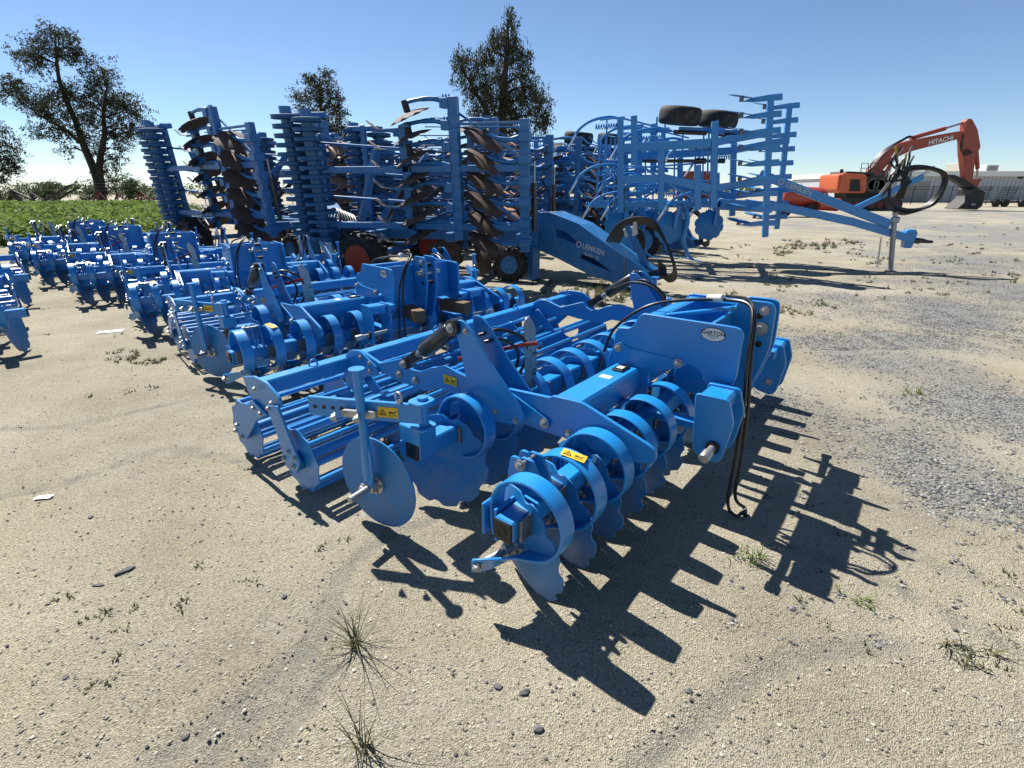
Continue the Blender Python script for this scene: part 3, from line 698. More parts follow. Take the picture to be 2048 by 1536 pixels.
for i, (p, az, lab) in enumerate(HT):
    c = copy_tree(h1, None, CH); place(c, az, p, .96 if i == 0 else .84); tag(c, lab, 'disc harrow', GRP); harrows.append(c)
    nd = Vector((1, .55, 0)).normalized()                       # edge discs of the row are swivelled forwards
    for k in kids(c):
        if k.location.x > 1.3 and -.75 < k.location.y < -.55 and k.location.z < .3:
            if k.name.startswith('edge_disc'): k.matrix_basis = frame(k.location, nd, (0, 1, 0))
            elif k.name.startswith('hub'): q = nd.to_track_quat('Z', 'Y').to_matrix().to_4x4(); q.translation = k.location; k.matrix_basis = q
LDROP = ('edge_disc', 'bracket', 'hinge', 'eye_bolt', 'clamp')
for (x, y), az, lab in (((-5.22, 4.96), 42, 'blue disc harrow mostly cut off by the left photo edge, the nearer of two there'),
                        ((-7.3, 7.3), 43, 'blue disc harrow at the left photo edge, the one farther back of two there')):
    c = copy_tree(h1, None, CH, LDROP); th = -(math.pi / 2 + R(az)); q = Matrix.Rotation(th, 3, 'Z') @ Vector((WC - 4.2, -.92 - TC, 0))
    c.rotation_euler = (0, 0, th); c.location = (x - q.x, y - q.y, 0); tag(c, lab, 'disc harrow', 'disc harrows at the left edge')
# wood blocks on the lower pins of the second harrow
M2 = Matrix.LocRotScale(harrows[1].location, harrows[1].rotation_euler, None)
for w, s, lab in ((2.62, 1, 'brown wood block on the hitch pin nearer the camera'), (3.06, -1, 'brown wood block on the hitch pin farther from the camera')):
    g = G().box(-.15, .15, -.05, .05, -.05, .05); o = g.build('wood_block', 'wood', None, bevel=.004)
    o.matrix_world = M2 @ Matrix.Translation(A(w, -.50, .62)) @ Matrix.Rotation(R(78 * s), 4, 'Z'); tag(o, lab, 'wood block', 'wood blocks on the hitch')
# ------------------------------------------------------------------ trailed disc harrows with folded wings
RING = G().lathe([(.10, -.02), (.19, -.022), (.23, -.036), (.262, -.03), (.252, -.01), (.252, .01), (.262, .03), (.23, .036), (.19, .022), (.10, .02)], n=28, ends=False).mesh('roller_ring', 'blue_dark', angle=40)
BDISC = disc_geom(.36, .075, 9, .12, .008, 4, 72).mesh('disc', 'brown_disc', angle=50)
SUNLIT_DISC = disc_geom(.36, .075, 9, .12, .008, 4, 72).mesh('disc', 'sunlit_disc', angle=50)
def wheel(root, name, p, r, w, rim_mat, ax=(1, 0, 0), lug=True):
    g = G(); n = 40
    g.lathe([(r * .52, -w * .42), (r * .62, -w * .5), (r * .88, -w * .5), (r * .97, -w * .40), (r, -w * .2), (r, w * .2), (r * .97, w * .40), (r * .88, w * .5), (r * .62, w * .5), (r * .52, w * .42)], n=n)
    if lug:
        for k in range(18):
            for s in (-1, 1):
                a = 2 * math.pi * (k + .25 * s) / 18
                c0 = Vector((r * math.cos(a), r * math.sin(a), s * w * .06)); a2 = a + .13; c1 = Vector((r * .985 * math.cos(a2), r * .985 * math.sin(a2), s * w * .47))
                g.obox(c0, c1, .045, .05, up=(math.cos(a), math.sin(a), 0))
    M = Vector(ax).to_track_quat('Z', 'Y').to_matrix().to_4x4(); M.translation = p
    t = put(name, g.mesh('tyre', 'tyre', angle=40), root, M=M)
    q = G().lathe([(r * .55, w * .43), (r * .5, w * .30), (r * .2, w * .2), (r * .2, w * .34), (r * .1, w * .36), (r * .1, -w * .36), (r * .2, -w * .34), (r * .2, -w * .2), (r * .5, -w * .30), (r * .55, -w * .43)], n=28)
    rm = q.build('rim', rim_mat, t)
    for k in range(6):
        a = k * math.pi / 3; put('wheel_bolt', BOLT_BIG, rm, loc=(r * .14 * math.cos(a), r * .14 * math.sin(a), w * .34))
    return t
def coil(p0, p1, r, turns, wr, n=6):
    p0, p1 = Vector(p0), Vector(p1); d = (p1 - p0); L = d.length; d.normalize(); a = d.orthogonal().normalized(); b = d.cross(a)
    return G().tube([p0 + d * (L * i / (turns * 10)) + (a * math.cos(i * .6283) + b * math.sin(i * .6283)) * r for i in range(turns * 10 + 1)], wr, n)

def build_folded(seed):
    root = empty('folded_disc_harrow')
    def bx(name, x0, x1, y0, y1, z0, z1, m='blue_old', bev=.008, par=root): return G().box(x0, x1, y0, y1, z0, z1).build(name, m, par, bevel=bev)
    for x in (-.3, .3): bx('chassis_beam', x - .07, x + .07, -4.1, .1, .72, .92)
    for y in (-.1, -1.4, -3.0, -4.05): bx('cross_beam', -1.05, 1.05, y - .07, y + .07, .74, .9)
    for x in (-.27, .27):
        G().prism(rounded([(-.35, .60), (.14, .56), (.14, 1.25), (.0, 1.25), (-.35, .95)], .04, 3), x - .02, x + .02, 'x').build('hinge_plate', 'blue_old', root, bevel=.004)
    # drawbar, swung towards the yard
    yaw = Matrix.Translation((.0, .1, 0)) @ Matrix.Rotation(R(-27), 4, 'Z')
    out = [(-.05, .58), (.21, .55), (.57, .44), (1.24, .22), (1.86, .10), (2.2, .10), (2.5, .22), (2.36, .36), (1.36, .87), (1.01, 1.06), (.62, 1.17), (.35, 1.245), (-.02, 1.22)]
    holes = [[(.51, .955), (.74, .92), (1.11, .69), (.80, .75), (.53, .83)], [(1.07, .555), (1.27, .54), (1.79, .27), (1.40, .38), (1.07, .48)]]
    for x in (-.2, .25):
        g = holed(out, [h[::-1] for h in holes], .024); g.xf(Matrix(((0, 0, 1, x), (1, 0, 0, 0), (0, 1, 0, 0), (0, 0, 0, 1)))); g.xf(yaw)
        g.build('drawbar_side', 'blue_old', root)
    g = G().obox((.025, 0, 1.20), (.025, .38, 1.225), .42, .02).obox((.025, .38, 1.225), (.025, 1.01, 1.045), .42, .02).obox((.025, 1.01, 1.045), (.025, 2.36, .35), .42, .02); g.xf(yaw); g.build('drawbar_cover', 'blue_old', root)
    g = G().obox((.025, 0, .60), (.025, 1.24, .245), .42, .02); g.xf(yaw); g.build('drawbar_floor', 'blue_old', root)
    for body, sz, yy, zz, an in (('LEMKEN', .125, 1.33, .645, -13), ('Rubin 12', .085, 1.30, .535, -13)):
        me = text_mesh('lettering', body, sz, 'print_white', .003 if sz > .1 else .001, .001, .15 if sz < .1 else 0)
        put('lettering', me, root, M=yaw @ frame((.266, yy, zz), (0, math.cos(R(an)), math.sin(R(an))), (0, 0, 1)))
    g = G().lathe([(.055, 0), (.055, .002), (.035, .002), (.035, 0)], n=20, ends=False); put('maker_ring', g.mesh('maker_ring', 'print_white'), root, M=yaw @ frame((.264, 1.03, .715), (0, 1, 0), (0, 0, 1)))
    G().box(-.11, .11, -.06, .06, .0, .62).xf(yaw @ Matrix.Translation((.30, .06, 0))).build('parking_stand', 'blue_old', root, bevel=.006)
    # hose post with coiled hoses
    g = G().obox((.05, 2.25, .42), (.05, 1.85, 1.05), .09, .09); g.xf(yaw); g.build('hose_post', 'blue_old', root, bevel=.004)
    g = G().obox((.05, 1.80, .93), (.05, 2.02, 1.0), .05, .14).obox((.05, 1.98, .9), (.05, 1.98, 1.12), .10, .03); g.xf(yaw); g.build('hose_holder', 'white_metal', root, bevel=.004)
    for k in range(7):
        q = .02 * k; x = -.12 + .05 * k
        g = G().tube(catmull([(x, 1.55 - q, .62), (x + .02, 1.75, .96 + q), (x, 2.0 + q, 1.08 + q), (x - .02, 2.3 + q, .98 + q), (x + .03, 2.62 + q, .6), (x, 2.72 + .5 * q, .26 + q), (x + .06, 2.6, .2 + q), (x - .03, 2.5, .42 + q)], 6), .017, 8); g.xf(yaw); g.build('hose', 'hose', root)
    for k in range(9):
        g = G().tube([(.27 + .012 * math.cos(a), 1.95 + .006 * k + (.012 if k % 2 else .002) * math.sin(a), .52 - .045 * k + .028 * math.sin(a)) for a in [i * .7854 for i in range(9)]], .006, 5); g.xf(yaw); g.build('chain_link', 'chain_grey', root)
    # wheels
    wheel(root, 'transport_wheel', Vector((1.28, -3.05, .44)), .46, .42, 'orange_rim'); wheel(root, 'transport_wheel', Vector((-1.1, -2.6, .44)), .46, .42, 'orange_rim')
    wheel(root, 'gauge_wheel', Vector((.52, -.40, .30)), .31, .22, 'blue_old'); wheel(root, 'gauge_wheel', Vector((-.75, -.40, .30)), .31, .22, 'blue_old')
    bx('axle', -1.1, 1.1, -3.1, -2.98, .40, .50)
    # big front side disc on the ground
    put('disc', BDISC, root, M=frame((.25, -1.05, .42), (.75, -.6, .15), (0, 1, 0)))
    put('disc', BDISC, root, M=frame((.30, -1.75, .40), (.85, .45, .1), (0, 1, 0)))
    # wings standing upright
    rg = random.Random(seed)
    for s in (1, -1):
        X = s * 1.2; before = set(col.objects)
        fp = bx('wing_post', X - .06, X + .06, -.05, .10, .62, 2.66); rp = bx('wing_post', X - .07, X + .07, -1.22, -1.06, .80, 3.0); tp = bx('wing_post', X - .05, X + .05, -2.10, -1.98, .70, 2.62)
        bx('wing_post', X - .06 - .25 * s, X + .06 - .25 * s, -1.0, -.9, .8, 2.5)
        for z in (1.02, 1.95): bx('wing_beam', X - .05, X + .05, -3.75, -.05, z - .055, z + .055)
        bx('wing_beam', X - .03, X + .03, -1.1, .05, 2.59, 2.63, bev=.003)
        for i in range(6):
            z = 2.42 - .325 * i
            a = G().tube(catmull([(X, -.05, z - .02), (X, -.2, z - .05), (X, -.42, z - .03), (X, -.62, z + .05)], 4), [.05] * 4 + [.042] * 4 + [.035] * 5, 8).box(X - .11, X + .11, -.06, .12, z - .085, z + .05).build('disc_arm', 'blue_old', root, bevel=.006)
            put('disc', BDISC if s > 0 else SUNLIT_DISC, a, M=frame((X, -.62, z + .02), (.18 + .05 * rg.random(), .50 + .08 * rg.random(), .86), (1, 0, 0)) @ Matrix.Rotation(rg.random() * 6, 4, 'X'))  # far wing takes the disc copy with sunlight in its colour
            G().cyl((X, -.66, z - .04), (X, -.60, z + .10), .05, 10).build('hub', 'dark_metal', a)
        for i in range(7):
            z = 2.93 - .315 * i
            a = G().tube(catmull([(X, -1.2, z), (X, -1.45, z + .05), (X, -1.7, z + .05), (X, -1.98, z + .01)], 4), [.045] * 4 + [.04] * 4 + [.032] * 5, 8).box(X - .1, X + .1, -1.34, -1.20, z - .09, z + .05).build('disc_arm', 'blue_old', root, bevel=.006)
            for k in range(3): G().cyl((X - .05 * s, -1.32 + .05 * k, z + .05), (X - .05 * s, -1.32 + .05 * k, z + .11), .016, 8).build('clamp_nut', 'blue_old', a)
            put('disc', BDISC, a, M=frame((X, -1.92, z - .12), (.16 + .05 * rg.random(), -.36 + .06 * rg.random(), .92), (1, 0, 0)) @ Matrix.Rotation(rg.random() * 6, 4, 'X'))
            G().cyl((X, -1.97, z + .04), (X, -1.93, z - .12), .055, 10).build('hub', 'dark_metal', a)
        for i in range(7):
            z = 2.56 - .306 * i
            f = G().obox((X, -2.08, z), (X, -2.36, z - .005), .05, .035).build('tine_holder', 'blue_old', root)
            for dx, k in ((-.05, 0), (.05, 1)):
                G().obox((X, -2.34, z), (X + dx, -2.52, z + .02), .035, .012).obox((X + dx, -2.51, z + .018), (X + dx * 1.6, -2.72 + .08 * k, z + .15 - .02 * k), .035, .011).build('tine', 'tine', f)
        for i in range(15):
            z = .95 + .125 * i; G().cyl((X - .06, -1.24, z), (X - .06 + .05 * s, -1.75 + .1 * (i % 3), z + .01), .008, 6).build('harrow_tine', 'dark_metal', root)
        for yy, xo, z0, nr in ((-3.76, .06, .80, 14), (-4.25, -.10, .87, 14)):
            core = G().cyl((X + xo * s, yy, z0 - .08), (X + xo * s, yy, z0 + .15 * nr), .10, 20).build('roller_core', 'blue_old', root)
            for i in range(nr): put('roller_ring', RING, core, loc=(X + xo * s, yy, z0 + .149 * i))
        bx('roller_frame', X - .30 * s - .04, X - .30 * s + .04, -4.3, -3.6, 2.78, 2.88); bx('roller_frame', X - .30 * s - .05, X - .30 * s + .05, -3.98, -3.88, .75, 2.9)
        g = G().tube([(X - .12 * s, .16, .95), (X - .12 * s, .16, 1.72)], .045, 12).build('hydraulic_cylinder', 'black_paint', root); G().cyl((X - .12 * s, .16, 1.7), (X - .12 * s, .16, 2.05), .02, 8).build('piston_rod', 'bare_steel', g)
        G().obox((X, -.1, 2.15), (X - .1 * s, -1.1, 2.78), .035, .035).build('strut', 'blue_old', root); G().obox((X, -.1, 1.15), (X - .1 * s, -1.1, 1.75), .035, .035).build('strut', 'blue_old', root)
        G().tube(catmull([(X - .1 * s, .1, 2.1), (X - .25 * s, -.1, 1.9), (X - .3 * s, .1, 1.5), (X - .2 * s, .05, 1.1), (X * .4, 0, 1.2)], 6), .014, 6).build('hose', 'hose', root)
        G().prism([(-2.0, .9), (-1.2, 1.15), (-1.2, 1.35), (-2.0, 1.05)], X * .55 - .02, X * .55 + .02, 'x').build('wing_hinge', 'blue_old', root, bevel=.004)
        G().obox((X * .3, -3.5, .95), (X * .9, -2.6, 2.3), .12, .12).build('fold_arm', 'blue_old', root, bevel=.006)
        G().cyl((X * .35, -2.9, 1.0), (X * .75, -2.2, 1.7), .05, 10).build('hydraulic_cylinder', 'black_paint', root)
        # small fittings that fill the folded wing
        ub = G().box(-.085, .085, -.02, .135, -.014, .014).mesh('u_bolt', 'blue_old', bevel=.004)
        for i in range(11): put('u_bolt', ub, root, loc=(X, -.04, .80 + .165 * i))
        for i in range(11): put('u_bolt', ub, root, loc=(X, -1.20, .95 + .18 * i))
        for i in range(6):
            z = 2.45 - .31 * i; xb = X - .25 * s
            f = G().obox((xb, -.9, z), (xb, -.62, z - .02), .045, .03).build('tine_holder', 'blue_old', root)
            G().obox((xb, -.64, z - .02), (xb + .03, -.40, z + .12), .035, .012).build('tine', 'tine', f)
        for i in range(5): z = 1.05 + .38 * i; G().cyl((X - .10 * s, -1.1, z), (X - .06 * s, -.02, z + rg.uniform(-.05, .05)), .012, 6).build('cross_rod', 'blue_old', root)
        for i in range(4): G().cyl((X - .3 * s, -3.9, 1.05 + .45 * i), (X - .05 * s, -2.05, 1.0 + .42 * i), .022, 6).build('link_rod', 'blue_old', root)
        for i in range(5): z = rg.uniform(1.0, 2.4); G().tube(catmull([(X - .1 * s, -1.1, z), (X - .22 * s, -.8, z - .25), (X - .28 * s, -.4, z - .12), (X - .12 * s, 0, z + .1)], 5), .012, 6).build('hose', 'hose', root)
        for i in range(8): z = .9 + .24 * i; G().box(X - .04, X + .16, -2.0, -1.9, z, z + .05).build('spring_bracket', 'blue_old', root)
        if s > 0:                                                   # the near wing is folded a little past upright
            ln = Matrix.Translation((X, 0, .8)) @ Matrix.Rotation(R(3.5), 4, 'Y') @ Matrix.Translation((-X, 0, -.8))
            for o in set(col.objects) - before:
                if o.parent is root: o.matrix_basis = ln @ o.matrix_basis
    return root
fb = build_folded(3); CHF = tree_of(fb)
def pose(o, F, az, sc=1.):
    a = R(az); fx = Vector((math.cos(a), -math.sin(a), 0)); o.rotation_euler = (0, 0, -a); o.scale = (sc,) * 3
    p = Vector((*F, 0)) - fx * 1.2 * sc; o.location = p
pose(fb, (.2, 8.9), 103); GF = 'folded disc harrows parked behind the row'
tag(fb, 'folded trailed disc harrow whose lettered drawbar with black hoses slopes down behind the foreground harrow', 'folded harrow', GF)
for F, az, sc, lab in (((-5.15, 11.2), 124, 1.08, 'folded trailed disc harrow farthest left, beside the green weeds, with a dark ring roller upright'),
                       ((-1.7, 14.2), 108, 1.03, 'folded trailed disc harrow mostly hidden behind the front folded one'),
                       ((-3.9, 15.6), 112, 1.05, 'folded trailed disc harrow half hidden behind the leftmost folded one'),
                       ((.7, 18.5), 105, 1.0, 'folded trailed disc harrow farthest back, seen only in gaps between the others'),
                       ((2.9, 14.6), 103, .98, 'folded trailed disc harrow at the back between the weeping tree and the tyre-topped cultivator')):
    c = copy_tree(fb, None, CHF); pose(c, F, az, sc); tag(c, lab, 'folded harrow', GF)

# ------------------------------------------------------------------ trailed cultivator
CO = Vector((8.15, 11.02, 0)); CA = R(103); CF = Vector((math.sin(CA), math.cos(CA), 0)); CR = Vector((math.cos(CA), -math.sin(CA), 0))
def onC(px, py, x):
    r = ray(px, py); C = Vector((0, 0, CAM_H)) - CO; s = (x - C.dot(CR)) / r.dot(CR); q = C + r * s
    return Vector((x, q.dot(CF), q.z))
cu = empty('cultivator', CO, -CA)
tag(cu, 'blue trailed cultivator with two tyres on top and a long lettered drawbar pointing right', 'cultivator')
def cbar(name, pts, w, h, x=0, m='blue'):
    g = G()
    P = [onC(px, py, x) for px, py in pts]
    for a, b in zip(P, P[1:]): g.obox(a, b, w, h, up=(0, 0, 1) if abs((b - a).normalized().z) < .8 else (0, 1, 0))
    return g.build(name, m, cu, bevel=.006)
for X, off in ((1.0, (0, 0)), (-1.0, (38, 16))):
    o = lambda *p: [(a + off[0] * (1 if X < 0 else 0), b + off[1] * (1 if X < 0 else 0)) for a, b in p]
    lean = [onC(1541 + off[0], 196 + off[1], X), onC(1530 + off[0] * .6, 474 - off[1], X)]
    pst = G().obox(lean[0], lean[1], .11, .11, up=(0, 1, 0)).build('leveller_post', 'blue', cu, bevel=.006)
    for i in range(9):
        p = lean[0].lerp(lean[1], (i + .08) / 9)
        lf = G().prism(rounded([(p.y - .52, p.z - .03), (p.y - .30, p.z + .035), (p.y - .05, p.z + .07), (p.y + .18, p.z + .085), (p.y + .20, p.z - .03), (p.y - .05, p.z - .035), (p.y - .30, p.z - .05)], .02, 2), p.x + .06, p.x + .075, 'x').build('leveller_arm', 'blue', pst, bevel=.003)
        put('leveller_disc', COULTER, lf, M=frame((p.x + .05, p.y - .52, p.z + .06), (.12, .18, 1), (1, 0, 0)))
        G().cyl((p.x + .05, p.y - .52, p.z - .03), (p.x + .05, p.y - .52, p.z + .07), .04, 10).build('hub', 'clampgrey', lf)
    for px, t, b in ((1241, 238, 425), (1322, 300, 420), (1430, 243, 416), (1395, 330, 420), (1268, 232, 330)): cbar('wing_post', o((px, t), (px - 4 if px > 1400 else px, b)), .147, .125, X)
    cbar('wing_beam', o((1238, 297), (1422, 286)), .132, .16, X); cbar('wing_beam', o((1422, 286), (1540, 264)), .124, .14, X)
    cbar('wing_beam', o((1238, 358), (1326, 356)), .121, .14, X); cbar('wing_beam', o((1326, 356), (1422, 377)), .129, .16, X); cbar('wing_beam', o((1422, 377), (1545, 361)), .118, .14, X)
    cbar('strut', o((1266, 322), (1390, 400)), .05, .05, X); cbar('strut', o((1242, 236), (1340, 260)), .04, .03, X); cbar('strut', o((1200, 240), (1250, 234)), .065, .025, X)
    hc = G().cyl(onC(1285 + off[0], 322, X - .1), onC(1392 + off[0], 322, X - .1), .035, 12).build('hydraulic_cylinder', 'black_paint', cu); G().cyl(onC(1390 + off[0], 322, X - .1), onC(1412 + off[0], 322, X - .1), .055, 12).build('cylinder_head', 'black_paint', hc)
    for px, py in ((1236, 251), (1236, 345), (1322, 275), (1322, 372), (1425, 298), (1300, 400), (1420, 400), (1260, 400)):
        p = onC(px + off[0], py + off[1], X - .12); q = p + Vector((0, -.46, -.02))
        tn = G().tube(catmull([p + Vector((0, .05, .12)), p + Vector((0, -.2, .16)), p + Vector((0, -.55, .1)), p + Vector((0, -.80, -.06)), p + Vector((.02, -.92, -.28))], 5), .028, 8).build('tine', 'blue', cu)
        coil(p, q, .045, 9, .011).build('tine_spring', 'blue', tn)
        G().prism([(-.16, -.03), (.14, -.05), (.18, 0), (.14, .05), (-.16, .03)], -.008, .008, 'z').xf(Matrix.Translation(p + Vector((.04, -.93, -.28))) @ Matrix.Rotation(R(60), 4, 'X') @ Matrix.Rotation(R(25), 4, 'Y') @ Matrix.Rotation(R(90), 4, 'Z')).build('share', 'bare_steel', tn)
    p = onC(1360, 232, .6) if X > 0 else onC(1436, 239, -.5)
    wheel(cu, 'folded_wheel', p, .42, .31, 'blue', (.05, .1, 1), lug=False)
    G().obox(p + Vector((0, 0, -.25)), p + Vector((0, .9, -.30)), .10, .10).build('wheel_arm', 'blue', cu, bevel=.006)
    hc2 = G().cyl(p + Vector((.1, -.1, -.30)), p + Vector((.1, .55, -.34)), .04, 10).build('hydraulic_cylinder', 'black_paint', cu)
    lad = onC(1200 + off[0] * .3, 280, X - .5); 
    lp = G().obox(lad, lad + Vector((0, 0, -1.4)), .05, .05, up=(0, 1, 0)).obox(lad + Vector((0, .13, .05)), lad + Vector((0, .13, -1.3)), .04, .04, up=(0, 1, 0)).build('harrow_frame', 'blue', cu)
    for i in range(4):
        z = lad.z - .12 - .36 * i; G().tube([(lad.x, lad.y + .14, z), (lad.x, lad.y - .02, z), (lad.x, lad.y - .25, z + .06), (lad.x + .02, lad.y - .42, z + .20)], .014, 6).build('harrow_tine', 'blue', lp)
# thin bars and tines that fill the raised frame
rb = random.Random(5)
for X, dx in ((.3, 8), (-.6, 24)):
    for px in (1190, 1222, 1284, 1306, 1342, 1384, 1410): 
        t_ = rb.uniform(232, 290); cbar('tine_bar', ((px + dx, t_), (px + dx - 3, t_ + rb.uniform(70, 150))), .03, .035, X)
    for py in (268, 335, 372): x_ = rb.uniform(1180, 1260); cbar('brace_rod', ((x_ + dx, py + rb.uniform(-6, 6)), (x_ + dx + rb.uniform(110, 230), py + rb.uniform(-14, 14))), .03, .035, X)
# centre section
for X in (-.35, .35):
    cbar('chassis_beam', ((1195, 408), (1440, 408)), .12, .14, X); cbar('chassis_beam', ((1435, 408), (1545, 415)), .12, .22, X)
for px in (1235, 1350, 1450):
    a, b = onC(px, 408, -.9), onC(px, 408, .9); G().obox(a, b, .1, .1).build('cross_beam', 'blue', cu, bevel=.006)
for px, py, x in ((1240, 452, .3), (1340, 455, .5), (1300, 450, -.6), (1420, 450, -.4)):
    c = onC(px, py, x)
    d = put('hollow_disc', DISC, cu, M=frame(c, (.95, .25, .1), (0, 1, 0)) @ Matrix.Scale(1.35, 4))
    G().obox(c + Vector((0, .1, 0)), c + Vector((0, .15, .55)), .05, .08, up=(0, 1, 0)).build('disc_leg', 'blue', cu, bevel=.004)
for px, x in ((1215, .2), (1372, .4), (1330, -.5), (1285, -.2)):
    c = onC(px, 415, x); sh = G().tube(catmull([c, c + Vector((0, .06, -.3)), c + Vector((0, .02, -.65)), c + Vector((0, .16, -1.0)), c + Vector((0, .30, -1.12))], 5), [.06] * 8 + [.045] * 8 + [.03] * 5, 8).build('tine', 'blue', cu)
    coil(c + Vector((.08, -.05, .05)), c + Vector((.08, -.5, .06)), .05, 9, .012).build('tine_spring', 'blue', sh)
    G().prism([(-.2, -.02), (.2, -.05), (.26, 0), (.2, .05), (-.2, .02)], -.01, .01, 'z').xf(Matrix.Translation(c + Vector((0, .22, -1.10))) @ Matrix.Rotation(R(90), 4, 'Z') @ Matrix.Rotation(R(10), 4, 'Y')).build('share', 'blue', sh)
wheel(cu, 'transport_wheel', Vector((-.75, -5.2, .45)), .46, .36, 'blue', lug=False); wheel(cu, 'transport_wheel', Vector((.1, -5.6, .45)), .46, .36, 'blue', lug=False)
# drawbar
for X in (-.28, .28):
    a, b = onC(1535, 408, X), onC(1818, 477, 0); b = Vector((X * .18, b.y, b.z)); m_ = Vector((X * .45, a.y + (b.y - a.y) * .6, a.z + (b.z - a.z) * .52))
    G().obox(a, m_, .10, .16).obox(m_, b, .10, .15).build('drawbar_beam', 'blue', cu, bevel=.008)
a, b = onC(1520, 348, .12), onC(1780, 449, .12)
up = G().obox(a, b, .10, .17).build('upper_strut', 'blue', cu, bevel=.008)
d = (b - a).normalized(); put('lettering', text_mesh('lettering', 'LEMKEN', .15, 'print_white', .004, .001), up, M=frame(a.lerp(b, .30) + Vector((.053, 0, 0)), d, (0, 0, 1)))
g = G().lathe([(.06, 0), (.06, .002), (.038, .002), (.038, 0)], n=20, ends=False); put('maker_ring', g.mesh('maker_ring', 'print_white'), up, M=frame(a.lerp(b, .30) + Vector((.053, 0, 0)) - d * .40, (0, 1, 0), (0, 0, 1)))
G().obox(onC(1712, 416, .05), onC(1846, 353, .05), .06, .11).build('hose_mast', 'blue', cu, bevel=.005)
e = onC(1846, 350, .05); G().obox(e, e + Vector((0, .16, .16)), .02, .07).build('mast_hook', 'white_metal', cu, bevel=.003)
c0 = onC(1818, 476, 0)
G().prism(rounded([(c0.y - .08, c0.z - .20), (c0.y + .06, c0.z - .20), (c0.y + .10, c0.z + .1), (c0.y + .05, c0.z + .18), (c0.y - .12, c0.z + .16)], .02, 2), -.09, .09, 'x').build('hitch_head', 'blue', cu, bevel=.006)
G().tube([c0 + Vector((0, .08, -.05)), c0 + Vector((0, .25, -.05)), c0 + Vector((0, .36, -.07)), c0 + Vector((0, .45, -.07))], [.07, .05, .035, .03], 12).build('hitch_eye', 'black_paint', cu)
j0, j1 = onC(1790, 425, .14), Vector((.14, 0, 0.0)); j0.x = j1.x = .14
jk = G().cyl(j1.lerp(j0, .02), j0, .05, 14).lathe([(.10, 0), (.10, .015)], j1 + Vector((0, 0, .0)), n=16).build('jack', 'galv', cu)
G().tube([j0, j0 + Vector((0, 0, .05)), j0 + Vector((0, -.18, .06)), j0 + Vector((0, -.19, .16))], .012, 8).build('jack_crank', 'dark_metal', jk); G().box(-.07, .07, -.08, .08, -.06, .06).xf(Matrix.Translation(j0.lerp(j1, .12))).build('jack_head', 'galv', jk, bevel=.02)
for k in range(11):
    q = onC(1762, 478, .16) + Vector((0, .006 * k, -.055 * k)); G().tube([q + Vector(((.014 if k % 2 else .003) * math.cos(a_), (.003 if k % 2 else .014) * math.cos(a_), .034 * math.sin(a_))) for a_ in [i * .7854 for i in range(9)]], .006, 5).build('chain_link', 'chain_grey', cu)
p = onC(1768, 461, .13); G().box(-.002, .002, -.12, .12, -.03, .03).xf(Matrix.Translation(p + Vector((.0, -.1, 0))) @ Matrix.Rotation(R(-14), 4, 'X')).build('yellow_label', 'yellow', cu)
# hose bundle on the mast
for k in range(8):
    e2 = e + Vector((.05 * (k % 3) - .05, .12, -.05)); q = .02 * k; hs = Matrix.Translation(e2) @ Matrix.Scale(.72, 4) @ Matrix.Translation(-e2)
    G().tube(catmull([hs @ v for v in [e2 + Vector((0, -1.1, -.55 + q)), e2 + Vector((0, -.75, .05 + q)), e2 + Vector((0, -.25, .22 + .6 * q)), e2 + Vector((0, .28 + .4 * q, .12)), e2 + Vector((0, .38 + .5 * q, -.25)), e2 + Vector((0, .15 + q, -.72)), e2 + Vector((0, -.35, -.98 + q)), e2 + Vector((0, -.8, -.75 + q)), e2 + Vector((0, -.95, -.2))]], 6), .022, 8).build('hose', 'hose', cu)
for k in range(14):
    q = e + Vector((rng.uniform(-.08, .08), -.42 + rng.uniform(-.22, .2), .2 + rng.uniform(-.25, .25))); q2 = q + Vector((0, rng.uniform(-.05, .10), .13)); G().tube([q, q2], [.026, .02], 8).build('hose_coupler', 'clampgrey' if k % 4 else 'yellow_machine', cu)
    G().tube(catmull([q, q + Vector((0, .02, -.12)), e + Vector((q.x - e.x, -.34 + .03 * (k % 5), -.12)), e + Vector((0, -.40 + .05 * (k % 4), -.45))], 5), .02, 6).build('hose', 'hose', cu)

CHC = tree_of(cu)
for off, lab in (((-1.5, 4.6, 0), 'second blue cultivator largely hidden behind the one with tyres on top'),):
    c = copy_tree(cu, None, CHC, ('hose', 'mast', 'upper_strut', 'drawbar', 'hitch', 'jack', 'chain', 'yellow')); c.location = CO + Vector(off); tag(c, lab, 'cultivator')
# ------------------------------------------------------------------ trees
def leaves(g_v, g_f, c, rad, n, size, droop, q, hollow=.0):
    # leaf faces gathered on small sprays so the crown keeps gaps
    sprays = max(3, n // 16)
    for s_ in range(sprays):
        while True:
            d = Vector((q.gauss(0, .5), q.gauss(0, .5), q.gauss(0, .5)))
            if hollow < d.length < 1.12: break
        sc = c + Vector((d.x * rad[0], d.y * rad[1], d.z * rad[2])); ln = size * q.uniform(1.6, 4.2)
        dr = Vector((q.gauss(0, .6), q.gauss(0, .6), -droop + q.gauss(0, .35))).normalized()
        for k in range(16):
            p = sc + dr * ln * (k / 16.) + Vector((q.gauss(0, .5), q.gauss(0, .5), q.gauss(0, .4))) * size
            a = Vector((q.gauss(0, .7), q.gauss(0, .7), -droop * 1.1 + q.gauss(0, .5))).normalized() * size * q.uniform(.6, 1.2)
            b = a.cross(Vector((q.gauss(0, 1), q.gauss(0, 1), q.gauss(0, 1)))).normalized() * size * q.uniform(.13, .24)
            o = len(g_v); g_v += [tuple(p - a * .5), tuple(p + b), tuple(p + a * .5), tuple(p - b)]; g_f.append((o, o + 1, o + 2, o + 3))
